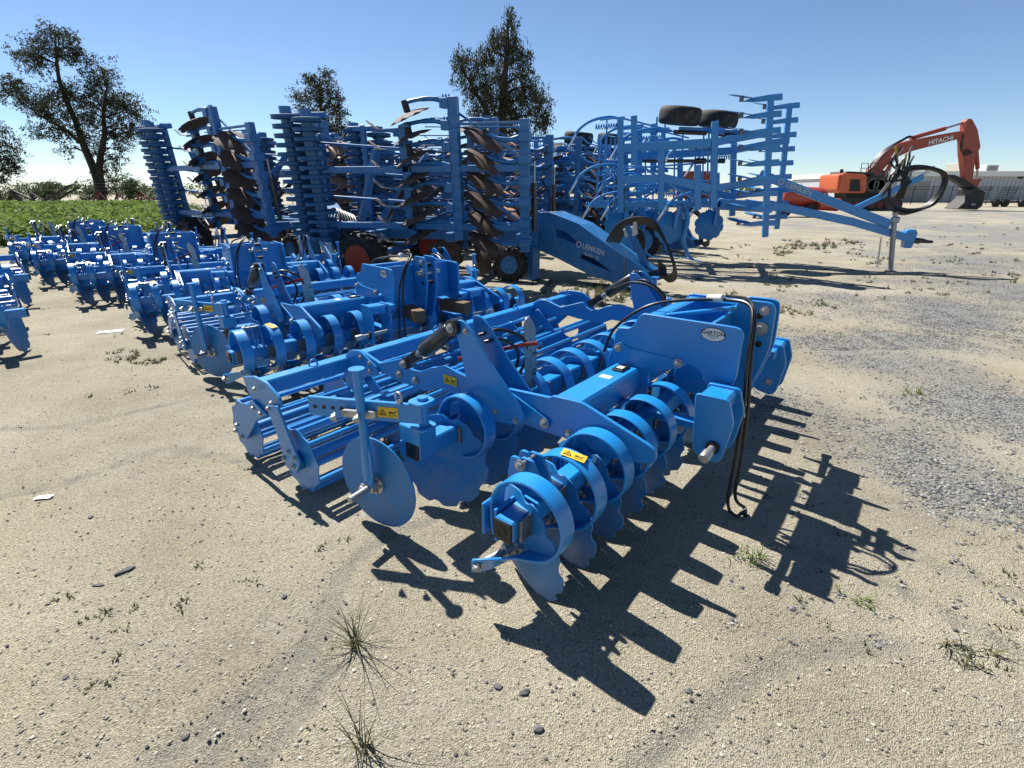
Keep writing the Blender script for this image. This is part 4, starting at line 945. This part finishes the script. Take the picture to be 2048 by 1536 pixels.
def tree(name, label, trunks, clumps, Y, dens, size, droop, lm='gum_leaf', seed=1, br=True, cat='tree', group=None):
    q = random.Random(seed); base = pt(*trunks[0][0][:2], Y); base.z = 0
    root = empty(name, base); g = G(); tp = []
    for tr in trunks:
        P = []; Rr = []
        for i, (px, py, r) in enumerate(tr):
            p = pt(px, py, Y + q.uniform(-.3, .3)) - base
            if i == 0 and tr is trunks[0]: p.z = -.3
            P.append(p); Rr.append(r)
        S_ = catmull(P, 4); rs = [Rr[min(len(Rr) - 1, i // 4)] * (1 - (i % 4) / 4) + Rr[min(len(Rr) - 1, i // 4 + 1)] * (i % 4) / 4 for i in range(len(S_))]
        g.tube(S_, rs, 8); tp += list(zip(S_, rs))
    V = []; F = []
    for px, py, rx, ry in clumps:
        k = Y / (FPX * CP); dz = q.uniform(-.6, .6) * rx * k
        c = pt(px, py, Y) - base + Vector((0, dz, 0)); rad = (rx * k, .5 * (rx + ry) * k, ry * k)
        if br:
            best = min(tp, key=lambda t: (t[0] - c).length + max(0, t[0].z - c.z) * 2)
            mid = best[0].lerp(c, .55) + Vector((0, 0, .12 * (c - best[0]).length))
            g.tube(catmull([best[0], mid, c], 4), [min(best[1] * .5, .14)] * 4 + [.06] * 4 + [.02], 5)
            for _ in range(5):
                e = c + Vector((q.gauss(0, .5) * rad[0], q.gauss(0, .5) * rad[1], q.uniform(-.2, .9) * rad[2])); g.tube([mid.lerp(c, .7), c.lerp(e, .5) + Vector((0, 0, .1)), e], [.035, .025, .01], 4)
        leaves(V, F, c, rad, int(dens * rx * ry), size, droop, q)
    g.build('trunk', 'bark', root)
    me = bpy.data.meshes.new('crown'); me.from_pydata(V, [], F); me.materials.append(MATS[lm]); put('crown', me, root)
    tag(root, label, cat, group); return root
tree('gum_tree', 'tall leaning dark gum tree with a forked trunk and open crown at far left', 
     [[(205, 402, .62), (192, 350, .52), (168, 292, .42), (150, 240, .33), (122, 172, .25), (114, 128, .18), (110, 75, .07)], [(204, 385, .5), (199, 330, .4), (209, 270, .3), (207, 225, .2), (215, 170, .08)], [(160, 285, .28), (128, 258, .2), (82, 232, .13), (40, 200, .06)]],
     [(101, 60, 34, 10), (122, 66, 16, 10), (115, 95, 36, 24), (52, 113, 20, 22), (80, 100, 26, 26), (86, 122, 26, 18), (146, 112, 14, 26), (150, 100, 12, 16), (208, 145, 28, 24), (196, 170, 26, 22), (203, 198, 44, 26), (246, 205, 26, 22), (262, 228, 24, 26), (276, 262, 22, 16), (229, 251, 34, 28), (170, 195, 40, 24), (135, 180, 26, 22), (65, 198, 44, 20), (26, 185, 20, 22), (24, 158, 10, 10), (45, 175, 20, 16), (104, 228, 42, 20), (90, 205, 30, 18), (130, 262, 34, 18), (78, 262, 14, 16), (182, 285, 24, 24), (135, 298, 14, 14), (218, 345, 18, 34), (234, 300, 16, 14), (177, 250, 34, 22), (240, 275, 20, 16), (200, 375, 26, 14), (190, 228, 30, 18), (228, 320, 14, 20)],
     74, 1.75, .34, .35, seed=3)
tree('gum_tree', 'dark gum tree cut off by the left photo edge', [[(-8, 402, .4), (-10, 330, .3), (-4, 270, .15)]],
     [(5, 262, 14, 16), (8, 290, 18, 18), (14, 318, 20, 16), (0, 335, 18, 18), (24, 335, 10, 10), (-14, 300, 24, 34), (4, 355, 14, 8)], 70, 2.2, .32, .4, seed=4)
tree('gum_tree', 'slim dark gum tree rising behind the upright ring roller', [[(652, 400, .4), (650, 330, .33), (645, 260, .25), (640, 190, .14), (640, 145, .05)]],
     [(650, 148, 12, 14), (622, 155, 14, 10), (630, 175, 24, 20), (660, 180, 20, 20), (640, 205, 36, 22), (600, 195, 12, 18), (605, 222, 16, 12), (680, 215, 14, 22), (650, 235, 34, 20), (665, 262, 28, 22), (640, 270, 26, 18), (672, 300, 22, 24), (650, 318, 26, 20), (708, 296, 12, 14), (700, 325, 12, 16), (660, 350, 22, 22), (690, 262, 12, 14)], 66, 2.1, .30, .5, seed=5)
tree('weeping_tree', 'tall broad dark weeping tree rising behind the folded harrows', [[(1005, 404, .75), (1003, 330, .62), (1004, 250, .5), (1008, 170, .36), (1014, 100, .22), (1016, 40, .08)], [(1003, 270, .3), (960, 200, .2), (920, 130, .08)]],
     [(1016, 22, 9, 12), (1022, 45, 14, 16), (1008, 62, 16, 16), (1030, 78, 16, 16), (1000, 90, 20, 18), (984, 78, 10, 20), (1024, 105, 24, 18), (975, 105, 18, 18), (1045, 125, 20, 20), (1000, 130, 34, 20), (960, 135, 22, 22), (930, 115, 22, 14), (918, 140, 14, 22), (945, 160, 22, 20), (1050, 155, 22, 20), (1010, 165, 36, 22), (975, 175, 26, 22), (1068, 180, 24, 22), (1035, 195, 28, 24), (1000, 205, 30, 24), (965, 205, 24, 24), (1085, 205, 18, 24), (1060, 220, 26, 22), (1025, 235, 30, 22), (985, 240, 30, 22), (1092, 235, 14, 18), (950, 235, 16, 22), (1080, 250, 18, 16), (1040, 265, 30, 20), (1000, 275, 30, 24), (965, 275, 22, 24), (920, 118, 16, 8), (1000, 320, 30, 30), (1040, 310, 24, 26), (940, 185, 12, 14)],
     62, 2.0, .28, 1.6, seed=6)
for i, (px, py, rx, ry, Y, lab) in enumerate(((86, 384, 30, 20, 88, 'rounded green tree standing left of the leaning gum tree'), (20, 392, 26, 12, 92, 'low green bush at the far left edge behind the weeds'),
        (178, 392, 20, 14, 96, 'small pale green tree just left of the gum trunk'), (262, 378, 17, 26, 84, 'small green tree between the gum and the dark ring roller'), (300, 396, 18, 12, 100, 'low green bush behind the dark ring roller'))):
    tree('green_tree', lab, [[(px, 406, .22), (px + 2, py + 4, .14), (px - 2, py - ry * .6, .05)]], [(px, py, rx, ry), (px - rx * .5, py + 4, rx * .55, ry * .7), (px + rx * .5, py + 5, rx * .55, ry * .7), (px + rx * .2, py - ry * .5, rx * .5, ry * .5)], Y, 3.2, .34, .1, 'bush_leaf', 20 + i, group='green trees at far left')

# distant belt of trees along the horizon
V = []; F = []; q = random.Random(11)
for i in range(420):
    px = q.uniform(-200, 2300); h = 2.2 + 2.4 * max(0, fbm(px * .004, 0, 3)) + (2.5 if px < 420 else 0); Y = q.uniform(230, 330); c = pt(px, 384, Y); c.z = h * .45
    leaves(V, F, c, (q.uniform(4, 8), 3, h * .6), 64, 1.5, .1, q)
me = bpy.data.meshes.new('distant_tree_belt'); me.from_pydata(V, [], F); me.materials.append(MATS['bush_leaf']); o = put('distant_tree_belt', me); o['kind'] = 'stuff'; tag(o, 'low belt of far trees along the horizon', 'tree belt')

# field of green weeds at the left
V = []; F = []; q = random.Random(12)
def weed_h(x, y): return max(.2, .72 + .34 * fbm(x * .22, y * .22, 3, 9.) + .12 * fbm(x * 1.1, y * 1.1, 2, 4.))
cnt = 0
while cnt < 5200:
    y = 16.3 + 30 * q.random() ** 1.5; x = -y * q.uniform(.585, 1.18)
    if y + .12 * x < 14.2 + .6 * nz(x * .3, 0): continue
    if (x / y) > -.62 + .05 * nz(y * .4, 2.) : continue
    cnt += 1; h = weed_h(x, y) * min(1, (y + .12 * x - 13.9) / 1.2 + .3); big = 1 + (y - 16) * .035
    for k in range(13):
        p = Vector((x + q.gauss(0, .22) * big, y + q.gauss(0, .22), h * q.random() ** .6)); s_ = q.uniform(.05, .11) * big
        a = Vector((q.gauss(0, 1), q.gauss(0, 1), q.gauss(.3, .6))).normalized() * s_; b = a.cross(Vector((q.gauss(0, 1), q.gauss(0, 1), 1))).normalized() * s_ * .55
        o_ = len(V); V += [tuple(p - a), tuple(p + b), tuple(p + a), tuple(p - b)]; F.append((o_, o_ + 1, o_ + 2, o_ + 3))
me = bpy.data.meshes.new('weed_field'); me.from_pydata(V, [], F); me.materials.append(MATS['weed_leaf']); o = put('weed_field', me); o['kind'] = 'stuff'; tag(o, 'dense strip of knee-high green weeds at left', 'weeds')

# small weeds and grass
def tuft(V, F, x, y, n, h, spread, q, w=.004):
    z0 = ground_h(x, y)
    for k in range(n):
        a = q.random() * 6.283; b0 = Vector((x + q.gauss(0, .012), y + q.gauss(0, .012), z0 - .004)); L = h * q.uniform(.45, 1.1); lean = spread * q.uniform(.3, 1.15)
        d = Vector((math.cos(a), math.sin(a), 0)); s_ = Vector((-d.y, d.x, 0)) * w; prev = None
        for i in range(4):
            t = i / 3; p = b0 + d * L * lean * t * (.35 + .65 * t) + Vector((0, 0, L * (t - .38 * lean * t * t))); ww = s_ * (1 - .85 * t); o_ = len(V); V += [tuple(p - ww), tuple(p + ww)]
            if prev is not None: F.append((prev, prev + 1, o_ + 1, o_))
            prev = o_
def stuff_mesh(name, V, F, m):
    me = bpy.data.meshes.new(name); me.from_pydata(V, [], F); me.materials.append(MATS[m]); return put(name, me)
for (px, py), n_, h, sp, lab in (((712, 1290), 38, .21, 1.15, 'dark spiky grass tuft in the foreground, the upper of two below the harrow'), ((728, 1490), 26, .21, 1.0, 'sparse spiky grass tuft at the bottom photo edge'),
                       ((1508, 1122), 26, .07, 1.1, 'small green weed in the shadow of the hitch'), ((1716, 1198), 16, .05, 1.2, 'tiny green weed on bare sand at right'), ((1945, 1305), 30, .06, 1.4, 'low green weed patch near the right edge of the sand'), ((1832, 785), 18, .09, .8, 'small upright weed among the grey gravel')):
    V = []; F = []; p = gp(px, py); q = random.Random(px)
    if px < 800: tuft(V, F, p.x, p.y, n_, h, sp, q, .0026)
    else:
        for k in range(5): tuft(V, F, p.x + q.gauss(0, .03), p.y + q.gauss(0, .03), n_ // 3, h, sp, q, .004)
    o = stuff_mesh('grass_tuft', V, F, 'grass_leaf' if px < 800 or px > 1900 else 'weed_leaf'); tag(o, lab, 'grass')
V = []; F = []; q = random.Random(31)
for px0, px1, py0, py1, num, h in ((1150, 1700, 490, 640, 150, .09), (1550, 1720, 480, 512, 110, .16), (1180, 1330, 560, 600, 30, .15), (230, 330, 700, 725, 12, .06), (1050, 1250, 560, 620, 60, .1), (560, 1000, 700, 900, 60, .14), (1180, 1330, 780, 900, 40, .14), (1700, 2040, 440, 600, 90, .09), (90, 320, 560, 800, 8, .04), (1560, 2040, 1050, 1400, 7, .03), (100, 700, 1000, 1400, 8, .03)):
    for i in range(num):
        p = gp(q.uniform(px0, px1), q.uniform(py0, py1)); 
        if nz(p.x * .8, p.y * .8, 7.) < -.05 and num > 100: continue
        for k in range(3): tuft(V, F, p.x + q.gauss(0, .05), p.y + q.gauss(0, .05), 7, h * q.uniform(.3, 1.1), 1.0, q, .005 + .0004 * p.y)
o = stuff_mesh('ground_weeds', V, F, 'grass_leaf'); o['kind'] = 'stuff'; tag(o, 'small scattered green and dry weeds on the sandy yard', 'weeds')

# single stones, paper scraps
STL = [((250, 1140), .028, 'long dark flat stone lying on the sand at left'), ((196, 1168), .018, 'thin dark stone just below the long dark flat stone'), ((182, 1036), .017, 'small dark stone right of the white paper scrap'), ((404, 1046), .012, 'small dark stone left of the round coulter disc'),
       ((568, 1192), .016, 'dark pebble left of the upper grass tuft'), ((996, 1372), .018, 'dark pebble below the front disc, left one of the pair'), ((1048, 1384), .019, 'dark pebble below the front disc, right one of the pair'), ((130, 1352), .012, 'small dark stone near the left photo edge, low down'),
       ((370, 1470), .014, 'dark stone low in the wheel rut at bottom left'), ((1076, 1460), .02, 'pale stone at the bottom below the shadow'), ((1375, 1385), .016, 'pale stone lying by the lowest shadow bars'), ((905, 1345), .01, 'little dark stone right of the upper grass tuft')]
sm_ = stonemat('field_stone', [(0, (.05, .052, .055)), (1, (.16, .155, .15))])
for (px, py), s_, lab in STL:
    p = gp(px, py); vs, fs = SHAPES[rng.randrange(6)]; g = G(); k = 1.6 if 'long' in lab or 'thin' in lab else 1.
    g.add([(v[0] * s_ * k, v[1] * s_ * .8 / k, v[2] * s_ * .8) for v in vs], fs); o = g.build('stone', sm_, None, angle=25, loc=(p.x, p.y, ground_h(p.x, p.y) + s_ * .2), rot=(0, 0, rng.random() * 3)); tag(o, lab, 'stone', 'loose stones')
def paper(px, py, w, h, lab, rot):
    p = gp(px, py); g = G(); n_ = 6; vs = [((i / n_ - .5) * w, (j / n_ - .5) * h, .004 + .008 * abs(nz(i * .6, j * .6, px))) for j in range(n_ + 1) for i in range(n_ + 1)]
    g.add(vs, [(j * 7 + i, j * 7 + i + 1, j * 7 + i + 8, j * 7 + i + 7) for j in range(n_) for i in range(n_)]); o = g.build('paper_scrap', 'paper', None, loc=(p.x, p.y, ground_h(p.x, p.y) + .003), rot=(0, 0, rot)); tag(o, lab, 'paper')
paper(88, 996, .085, .04, 'small white paper scrap lying on the bare sand at left', .2)
paper(222, 664, .26, .12, 'flattened white paper lying under the coulter of the third harrow', .4)
# ------------------------------------------------------------------ excavator
EY = 48.
def E(x, y): v = pt(1500 + x * .26758, 220 + y * .26758, EY); return (v.x, v.z)
eb = E(790, 740); ex = empty('excavator', (eb[0] + .4, EY, 0)); tag(ex, 'orange tracked excavator with raised boom and bucket resting on the gravel', 'excavator')
def epoly(name, pts, d0, d1, m, bev=.03, rnd=.0, par=None):
    P = [(a - eb[0], b) for a, b in [E(*p) for p in pts]]
    if rnd: P = rounded(P, rnd, 3)
    return G().prism(P, d0, d1, 'y').build(name, m, par or ex, bevel=bev)
def ept(x, y, d=0.): a, b = E(x, y); return Vector((a - eb[0], d, b))
boom = epoly('boom', [(840, 495), (850, 440), (900, 385), (1000, 298), (1060, 255), (1120, 234), (1500, 162), (1560, 160), (1575, 190), (1540, 210), (1130, 316), (1060, 348), (965, 420), (910, 490)], -.35, .35, 'orange_red_shaded', rnd=.15)
a, b = ept(1290, 247, -.36), ept(1445, 214, -.36); tm = text_mesh('lettering', 'HITACHI', .52, 'white', .012, .004); put('lettering', tm, boom, M=frame(a.lerp(b, .5) , (b - a), (0, 0, 1)))
epoly('stick', [(1535, 330), (1530, 205), (1552, 150), (1555, 90), (1580, 66), (1606, 70), (1648, 150), (1670, 275), (1660, 302), (1638, 320), (1606, 565), (1560, 540)], -.28, .28, 'orange_red_shaded', rnd=.12)
bk = epoly('bucket', [(1572, 592), (1600, 575), (1672, 615), (1650, 715), (1612, 742), (1464, 738), (1530, 678), (1565, 640)], -.75, .75, 'dark_metal', rnd=.1)
put('lettering', text_mesh('lettering', 'PSM', .22, 'white', .004, .004), bk, M=frame(ept(1582, 706, -.76), (1, 0, 0), (0, 0, 1)))
epoly('coupler', [(1430, 482), (1480, 486), (1560, 520), (1640, 575), (1650, 605), (1580, 600), (1500, 540), (1440, 500)], -.3, .3, 'dark_metal')
epoly('bucket_link', [(1600, 520), (1690, 512), (1660, 560), (1640, 590), (1610, 585)], -.2, .2, 'orange_red_shaded', .02)
def ecyl(name, p, q_, r, m, par=None): return G().cyl(p, q_, r, 12).build(name, m, par or ex)
for d in (-.5, .5):
    c = ecyl('boom_cylinder', ept(915, 525, d), ept(990, 405, d), .16, 'orange_red_shaded'); ecyl('piston_rod', ept(985, 412, d), ept(1078, 285, d), .08, 'bare_steel', c)
c = ecyl('stick_cylinder', ept(1165, 212), ept(1425, 138), .17, 'orange_red_shaded'); ecyl('piston_rod', ept(1420, 139), ept(1585, 88), .08, 'bare_steel', c)
c = ecyl('bucket_cylinder', ept(1655, 295), ept(1667, 440), .16, 'orange_red_shaded'); ecyl('piston_rod', ept(1666, 430), ept(1662, 560), .08, 'bare_steel', c)
for k in range(4): G().tube(catmull([ept(820 + 8 * k, 470, -.2 + .1 * k), ept(880, 410 - 6 * k, -.3 + .1 * k), ept(960, 318 - 5 * k, -.3 + .1 * k), ept(1080, 236 - 4 * k, -.3), ept(1140, 206 - 3 * k, -.3), ept(1180, 215, -.3)], 5), .045, 6).build('hose', 'hose', ex)
for k in range(3): G().tube(catmull([ept(1535, 185, -.4), ept(1520 - 6 * k, 270, -.4), ept(1530, 335, -.4), ept(1560, 300 + 20 * k, -.4), ept(1600, 320, -.38)], 5), .04, 6).build('hose', 'hose', ex)
body = epoly('upper_body', [(553, 620), (575, 485), (600, 476), (745, 484), (760, 505), (752, 605), (740, 622)], -1.5, 1.5, 'orange', rnd=.1)
epoly('engine_bay', [(628, 608), (640, 522), (704, 520), (708, 608)], -1.53, -1.2, 'print_black', 0)
epoly('side_panel', [(715, 600), (722, 515), (752, 520), (748, 600)], -1.54, -1.4, 'orange')
epoly('body_side', [(752, 622), (762, 500), (860, 490), (905, 515), (905, 625)], -1.45, 1.2, 'dark_metal')
for x, y in ((800, 560), (850, 560)): G().lathe([(.55, 0), (.55, .06), (.4, .06), (.4, 0)], ept(x, y, -1.46), (0, -1, 0), 18).build('side_cover', 'black_paint', ex)
epoly('cab', [(885, 620), (895, 470), (935, 445), (990, 450), (1004, 520), (1000, 612)], .3, 1.6, 'dark_metal', rnd=.12)
epoly('cab_glass', [(912, 590), (915, 480), (945, 462), (982, 466), (990, 530), (988, 590)], .27, .32, 'glass_dark', 0)
epoly('roof_deck', [(610, 476), (625, 462), (820, 470), (840, 488), (752, 486)], -1.3, 1.1, 'dark_metal')
epoly('counterweight', [(545, 600), (558, 490), (585, 480), (575, 610)], -1.4, 1.4, 'orange', rnd=.1)
for x0, x1 in ((728, 785), (795, 858)): G().tube([ept(x0, 470, -1.2), ept(x0 + 6, 405, -1.2), ept(x1 - 4, 402, -1.2), ept(x1, 468, -1.2)], .035, 6).tube([ept(x0 + 3, 440, -1.2), ept(x1 - 2, 438, -1.2)], .025, 6).build('handrail', 'dark_metal', ex)
G().cyl(ept(620, 470, -.6), ept(620, 445, -.6), .13, 10).build('exhaust', 'dark_metal', ex)
for d0, d1 in ((-1.7, -1.0), (.9, 1.6)):
    P = [(p[0] - eb[0], p[1]) for p in [E(565, 652), E(985, 652), E(1012, 690), E(1000, 732), E(960, 741), E(600, 741), E(565, 730), E(550, 690)]]
    tk = G().prism(rounded(P, .35, 4), d0, d1, 'y').build('track', 'dark_metal', ex, bevel=.04)
    for k in range(7): G().lathe([(.30, 0), (.30, .05), (.12, .05), (.12, .09)], ept(605 + 58 * k, 706, d0 - .01), (0, -1, 0), 14).build('track_roller', 'rust_red', tk)
epoly('undercarriage', [(640, 655), (640, 618), (900, 618), (900, 655)], -1.0, .9, 'dark_metal')

# ------------------------------------------------------------------ warehouse, fence, trailers
BY = 80.
def B(x, y, Y=BY): return pt(1500 + x * .26758, 220 + y * .26758, Y)
x0 = B(985, 480).x; z1 = B(1400, 475).z; bl = empty('warehouse', (x0, BY, 0)); tag(bl, 'long low grey metal warehouse with a white roof edge at far right', 'building')
Lb = 90.
G().box(0, Lb, 0, 25, 0, z1 - .4).build('wall', 'wall_grey', bl)
g = G().box(-.3, Lb, -.4, 25.4, z1 - .4, z1 + .35); g.build('roof_fascia', 'roof_white', bl, bevel=.05)
rib = G().box(-.05, .05, -.06, 0, .0, z1 - .41).mesh('wall_rib', 'wall_grey')
for k in range(110): put('wall_rib', rib, bl, loc=(.4 + k * .6, 0, 0))
for xa, xb, zt, m, nm in ((B(1235, 0).x - x0, B(1290, 0).x - x0, 3.2, 'roof_white', 'door'), (B(1300, 0).x - x0, B(1500, 0).x - x0, 2.9, 'concrete', 'roller_door')):
    G().box(xa, xb, -.12, -.02, 0, zt).build(nm, m, bl, bevel=.03)
G().cyl((B(2020, 495).x - x0, -.3, B(2020, 495).z), (B(2020, 495).x - x0, 0, B(2020, 495).z), .35, 12).build('wall_lamp', 'dark_metal', bl)
for xa, xb, ya, yb, m in ((1065, 1118, 418, 470, 'tan_box'), (1632, 1720, 395, 452, 'tan_box'), (1828, 1935, 412, 450, 'white_metal')):
    p, r_ = B(xa, yb), B(xb, ya); u = G().box(p.x - x0, r_.x - x0, 1.5, 4.5, z1 - .1, r_.z + .1).build('roof_unit', m, bl, bevel=.06)
    for k in range(5): G().box(p.x - x0 + .2, r_.x - x0 - .2, 1.44, 1.5, z1 + .3 + k * (r_.z - z1) * .16, z1 + .38 + k * (r_.z - z1) * .16).build('louvre', 'dark_metal', u)
FY = 68.
fx0 = B(1240, 0, FY).x; fn = empty('picket_fence', (fx0, FY, 0)); tag(fn, 'black steel picket fence in front of the grey warehouse', 'fence')
ft = B(1500, 572, FY).z
for k in range(24): G().box(k * 2.4 - .035, k * 2.4 + .035, -.035, .035, 0, ft + .12).build('post', 'fence_black', fn)
for z in (.25, ft - .35, ft - .05): G().box(0, 56, -.025, .025, z, z + .04).build('rail', 'fence_black', fn)
g = G()
for k in range(380): g.box(k * .147 - .007, k * .147 + .007, -.007, .007, .1, ft + .05)
o = g.build('picket', 'fence_black', fn); o['kind'] = 'stuff'
for xa, xb, lab in ((1735, 1900, 'black flatbed trailer with upright ramp gate, left one before the warehouse'), (1925, 2100, 'black flatbed trailer with upright ramp gate at the right photo edge')):
    TY = 58.; p = B(xa, 690, TY); q_ = B(xb, 690, TY); tr = empty('flatbed_trailer', (p.x, TY, 0)); tag(tr, lab, 'trailer', 'flatbed trailers'); L = q_.x - p.x; zt = p.z
    G().box(0, L, -1, 1, zt - .05, zt + .18).build('deck', 'fence_black', tr, bevel=.03)
    for k in range(2): G().lathe([(.15, -.12), (.38, -.12), (.38, .12), (.15, .12)], (L * .25 + k * .95, -1.05, .38), (0, 1, 0), 18).build('wheel', 'tyre', tr)
    G().obox((L, 0, zt), (L + 1.6, 0, .55), .12, .12).build('tow_bar', 'fence_black', tr)
    dz = B(xa, 572, TY).z - zt; dx = B(xa + 50, 0, TY).x - B(xa, 0, TY).x
    ga_ = G().obox((-.9, -1, zt), (-.9 + dx, -1, zt + dz), .06, .06, up=(0, 1, 0)).obox((-.9, 1, zt), (-.9 + dx, 1, zt + dz), .06, .06, up=(0, 1, 0)).obox((-2.6, -1, zt), (-2.6 + dx, -1, zt + dz), .06, .06, up=(0, 1, 0)).build('ramp_gate', 'fence_black', tr)
    for k in range(7): t = (k + .3) / 7; G().obox((-2.6 + dx * t, -1, zt + dz * t), (-.9 + dx * t, -1, zt + dz * t), .06, .07).build('gate_bar', 'fence_black', ga_)
# yellow machine behind the excavator
YY = 60.; p = B(905, 712, YY); ym = empty('yellow_machine', (p.x, YY, 0)); tag(ym, 'low yellow machine half hidden behind the excavator tracks', 'machine'); w_ = B(1100, 0, YY).x - p.x
G().prism(rounded([(0, .5), (0, 2.0), (w_ * .45, 2.4), (w_ * .6, 1.7), (w_, 1.5), (w_, .45)], .15, 3), -.9, .9, 'y').build('hull', 'yellow_machine', ym, bevel=.05)
for k in (0.15, .8): G().lathe([(.2, -.2), (.5, -.2), (.5, .2), (.2, .2)], (w_ * k, -.95, .5), (0, 1, 0), 18).build('wheel', 'tyre', ym)
# red tank trailer
RY = 35.; p0, p1 = B(215, 640, RY), B(690, 705, RY); rt = empty('tank_trailer', (p0.x, RY, 0)); tag(rt, 'orange-red tank trailer behind the cultivator drawbar', 'tank trailer'); L = p1.x - p0.x; rr = .62
G().lathe([(.05, 0), (rr * .7, .06), (rr, .3), (rr, L * .62), (rr * .7, L * .62 + .24), (.05, L * .62 + .3)], (0.1, 0, 1.32), (1, 0, -.05), 28).build('tank', 'red_tank', rt)
G().lathe([(.05, 0), (.34, .05), (.4, .2), (.4, 1.3), (.3, 1.45), (.05, 1.5)], (L * .52, -.75, .85), (1, 0, -.06), 20).build('side_tank', 'red_tank', rt)
G().box(0, L * .9, -.5, .5, .55, .7).build('chassis', 'red_tank', rt, bevel=.03); G().prism([(L * .62, .45), (L * .68, 1.0), (L, .75), (L * 1.05, .45)], -.5, .5, 'y').build('pump_cover', 'red_tank', rt, bevel=.04)
for xx in (.05, .45): G().lathe([(.2, -.15), (.42, -.15), (.42, .15), (.2, .15)], (L * xx, -.62, .42), (0, 1, 0), 20).build('wheel', 'tyre', rt)
G().box(L * .44, L * .62, -.66, -.63, 1.2, 1.45).build('white_label', 'white', rt)
G().tube([(-.2, -.2, 1.5), (-.25, -.2, 2.1), (1.2, -.2, 2.15), (1.3, -.2, 1.9)], .025, 6).build('handrail', 'white_metal', rt)
# brown trailer box far behind the cultivator
p = pt(1392, 352, 75); o = empty('far_trailer', (p.x, 75, 0)); tag(o, 'small brown trailer far behind the cultivator frame', 'trailer'); G().box(-2.2, 2.2, -1, 1, .6, p.z + .6).build('trailer_box', 'rust_red', o, bevel=.05)
for k in (-1, 1): G().lathe([(.2, -.15), (.45, -.15), (.45, .15), (.2, .15)], (k, -1, .45), (0, 1, 0), 16).build('wheel', 'tyre', o)

# ------------------------------------------------------------------ far left: road, wire fence, implements
rd = G().add([(-260, 60, .02), (-24, 60, .02), (-24, 68, .02), (-260, 68, .02)], [(0, 1, 2, 3)]).build('road', 'asphalt'); rd['kind'] = 'structure'
wf = empty('wire_fence', (-20, 66, 0)); tag(wf, 'wire fence on dark angled posts behind the weeds at left', 'fence')
for k in range(22):
    x = -20 - k * 3.6; G().tube([(x + 20, 0, 0), (x + 20, 0, 2.1), (x + 20.25, 0, 2.5)], .05, 6).build('post', 'dark_metal', wf)
for z in (.5, 1.1, 1.7, 2.1, 2.45): G().cyl((0, .02, z), (-76, .02, z), .012, 4).build('wire', 'chain_grey', wf)
def implement(name, lab, px0, px1, pyb, Y, m, segs):
    a, b = pt(px0, pyb, Y), pt(px1, pyb, Y); L = b.x - a.x; r = empty(name, (a.x, Y, 0)); tag(r, lab, 'implement', 'old implements beyond the weeds')
    for s_ in segs: G().obox((s_[0] * L, s_[4], s_[1]), (s_[2] * L, s_[5], s_[3]), s_[6], s_[6]).build('frame_bar', m, r)
    for k in (.12, .45, .8): G().lathe([(.12, -.08), (.35, -.08), (.35, .08), (.12, .08)], (k * L, -.5, .35), (0, 1, 0), 14).build('wheel', 'dark_metal', r)
implement('old_implement', 'dark skeletal implement with a raised boom left of the gum trunk', 34, 160, 415, 52, 'dark_metal', [(0, .5, 1, .5, 0, 0, .2), (.0, 1.6, .12, .4, 0, 0, .3), (.03, 1.6, .35, .6, 0, 0, .14), (.4, .5, .95, 2.1, 0, 0, .18), (.5, .5, 1.0, 1.9, .5, .5, .16), (.3, .5, .3, 1.4, 0, 0, .2), (.3, 1.4, .5, .6, 0, 0, .12), (0, .6, 1, .6, .9, .9, .16), (.6, .5, .75, 1.3, 0, 0, .1)])
implement('old_implement', 'rusty red tine implement right of the gum trunk', 182, 262, 415, 50, 'rust_red', [(0, .55, 1, .55, 0, 0, .14), (.2, .5, .3, 1.5, 0, 0, .1), (.3, 1.5, .5, .5, 0, 0, .1), (.3, 1.5, .05, .5, 0, 0, .1), (.7, .5, .75, 1.4, 0, 0, .1), (.75, 1.4, 1, .5, 0, 0, .1), (.75, 1.4, .6, .5, 0, 0, .1), (0, .5, 1, .7, .8, .8, .12)])
implement('old_implement', 'rusty red folded rake implement beside the dark ring roller', 245, 330, 415, 47, 'rust_red', [(0, .5, 1, .5, 0, 0, .14), (.5, 1.5, .1, .4, 0, 0, .1), (.5, 1.5, .3, .3, 0, 0, .1), (.5, 1.5, .5, .3, 0, 0, .1), (.5, 1.5, .7, .3, 0, 0, .1), (.5, 1.5, .9, .4, 0, 0, .1), (.2, .9, .8, .9, .6, .6, .1)])
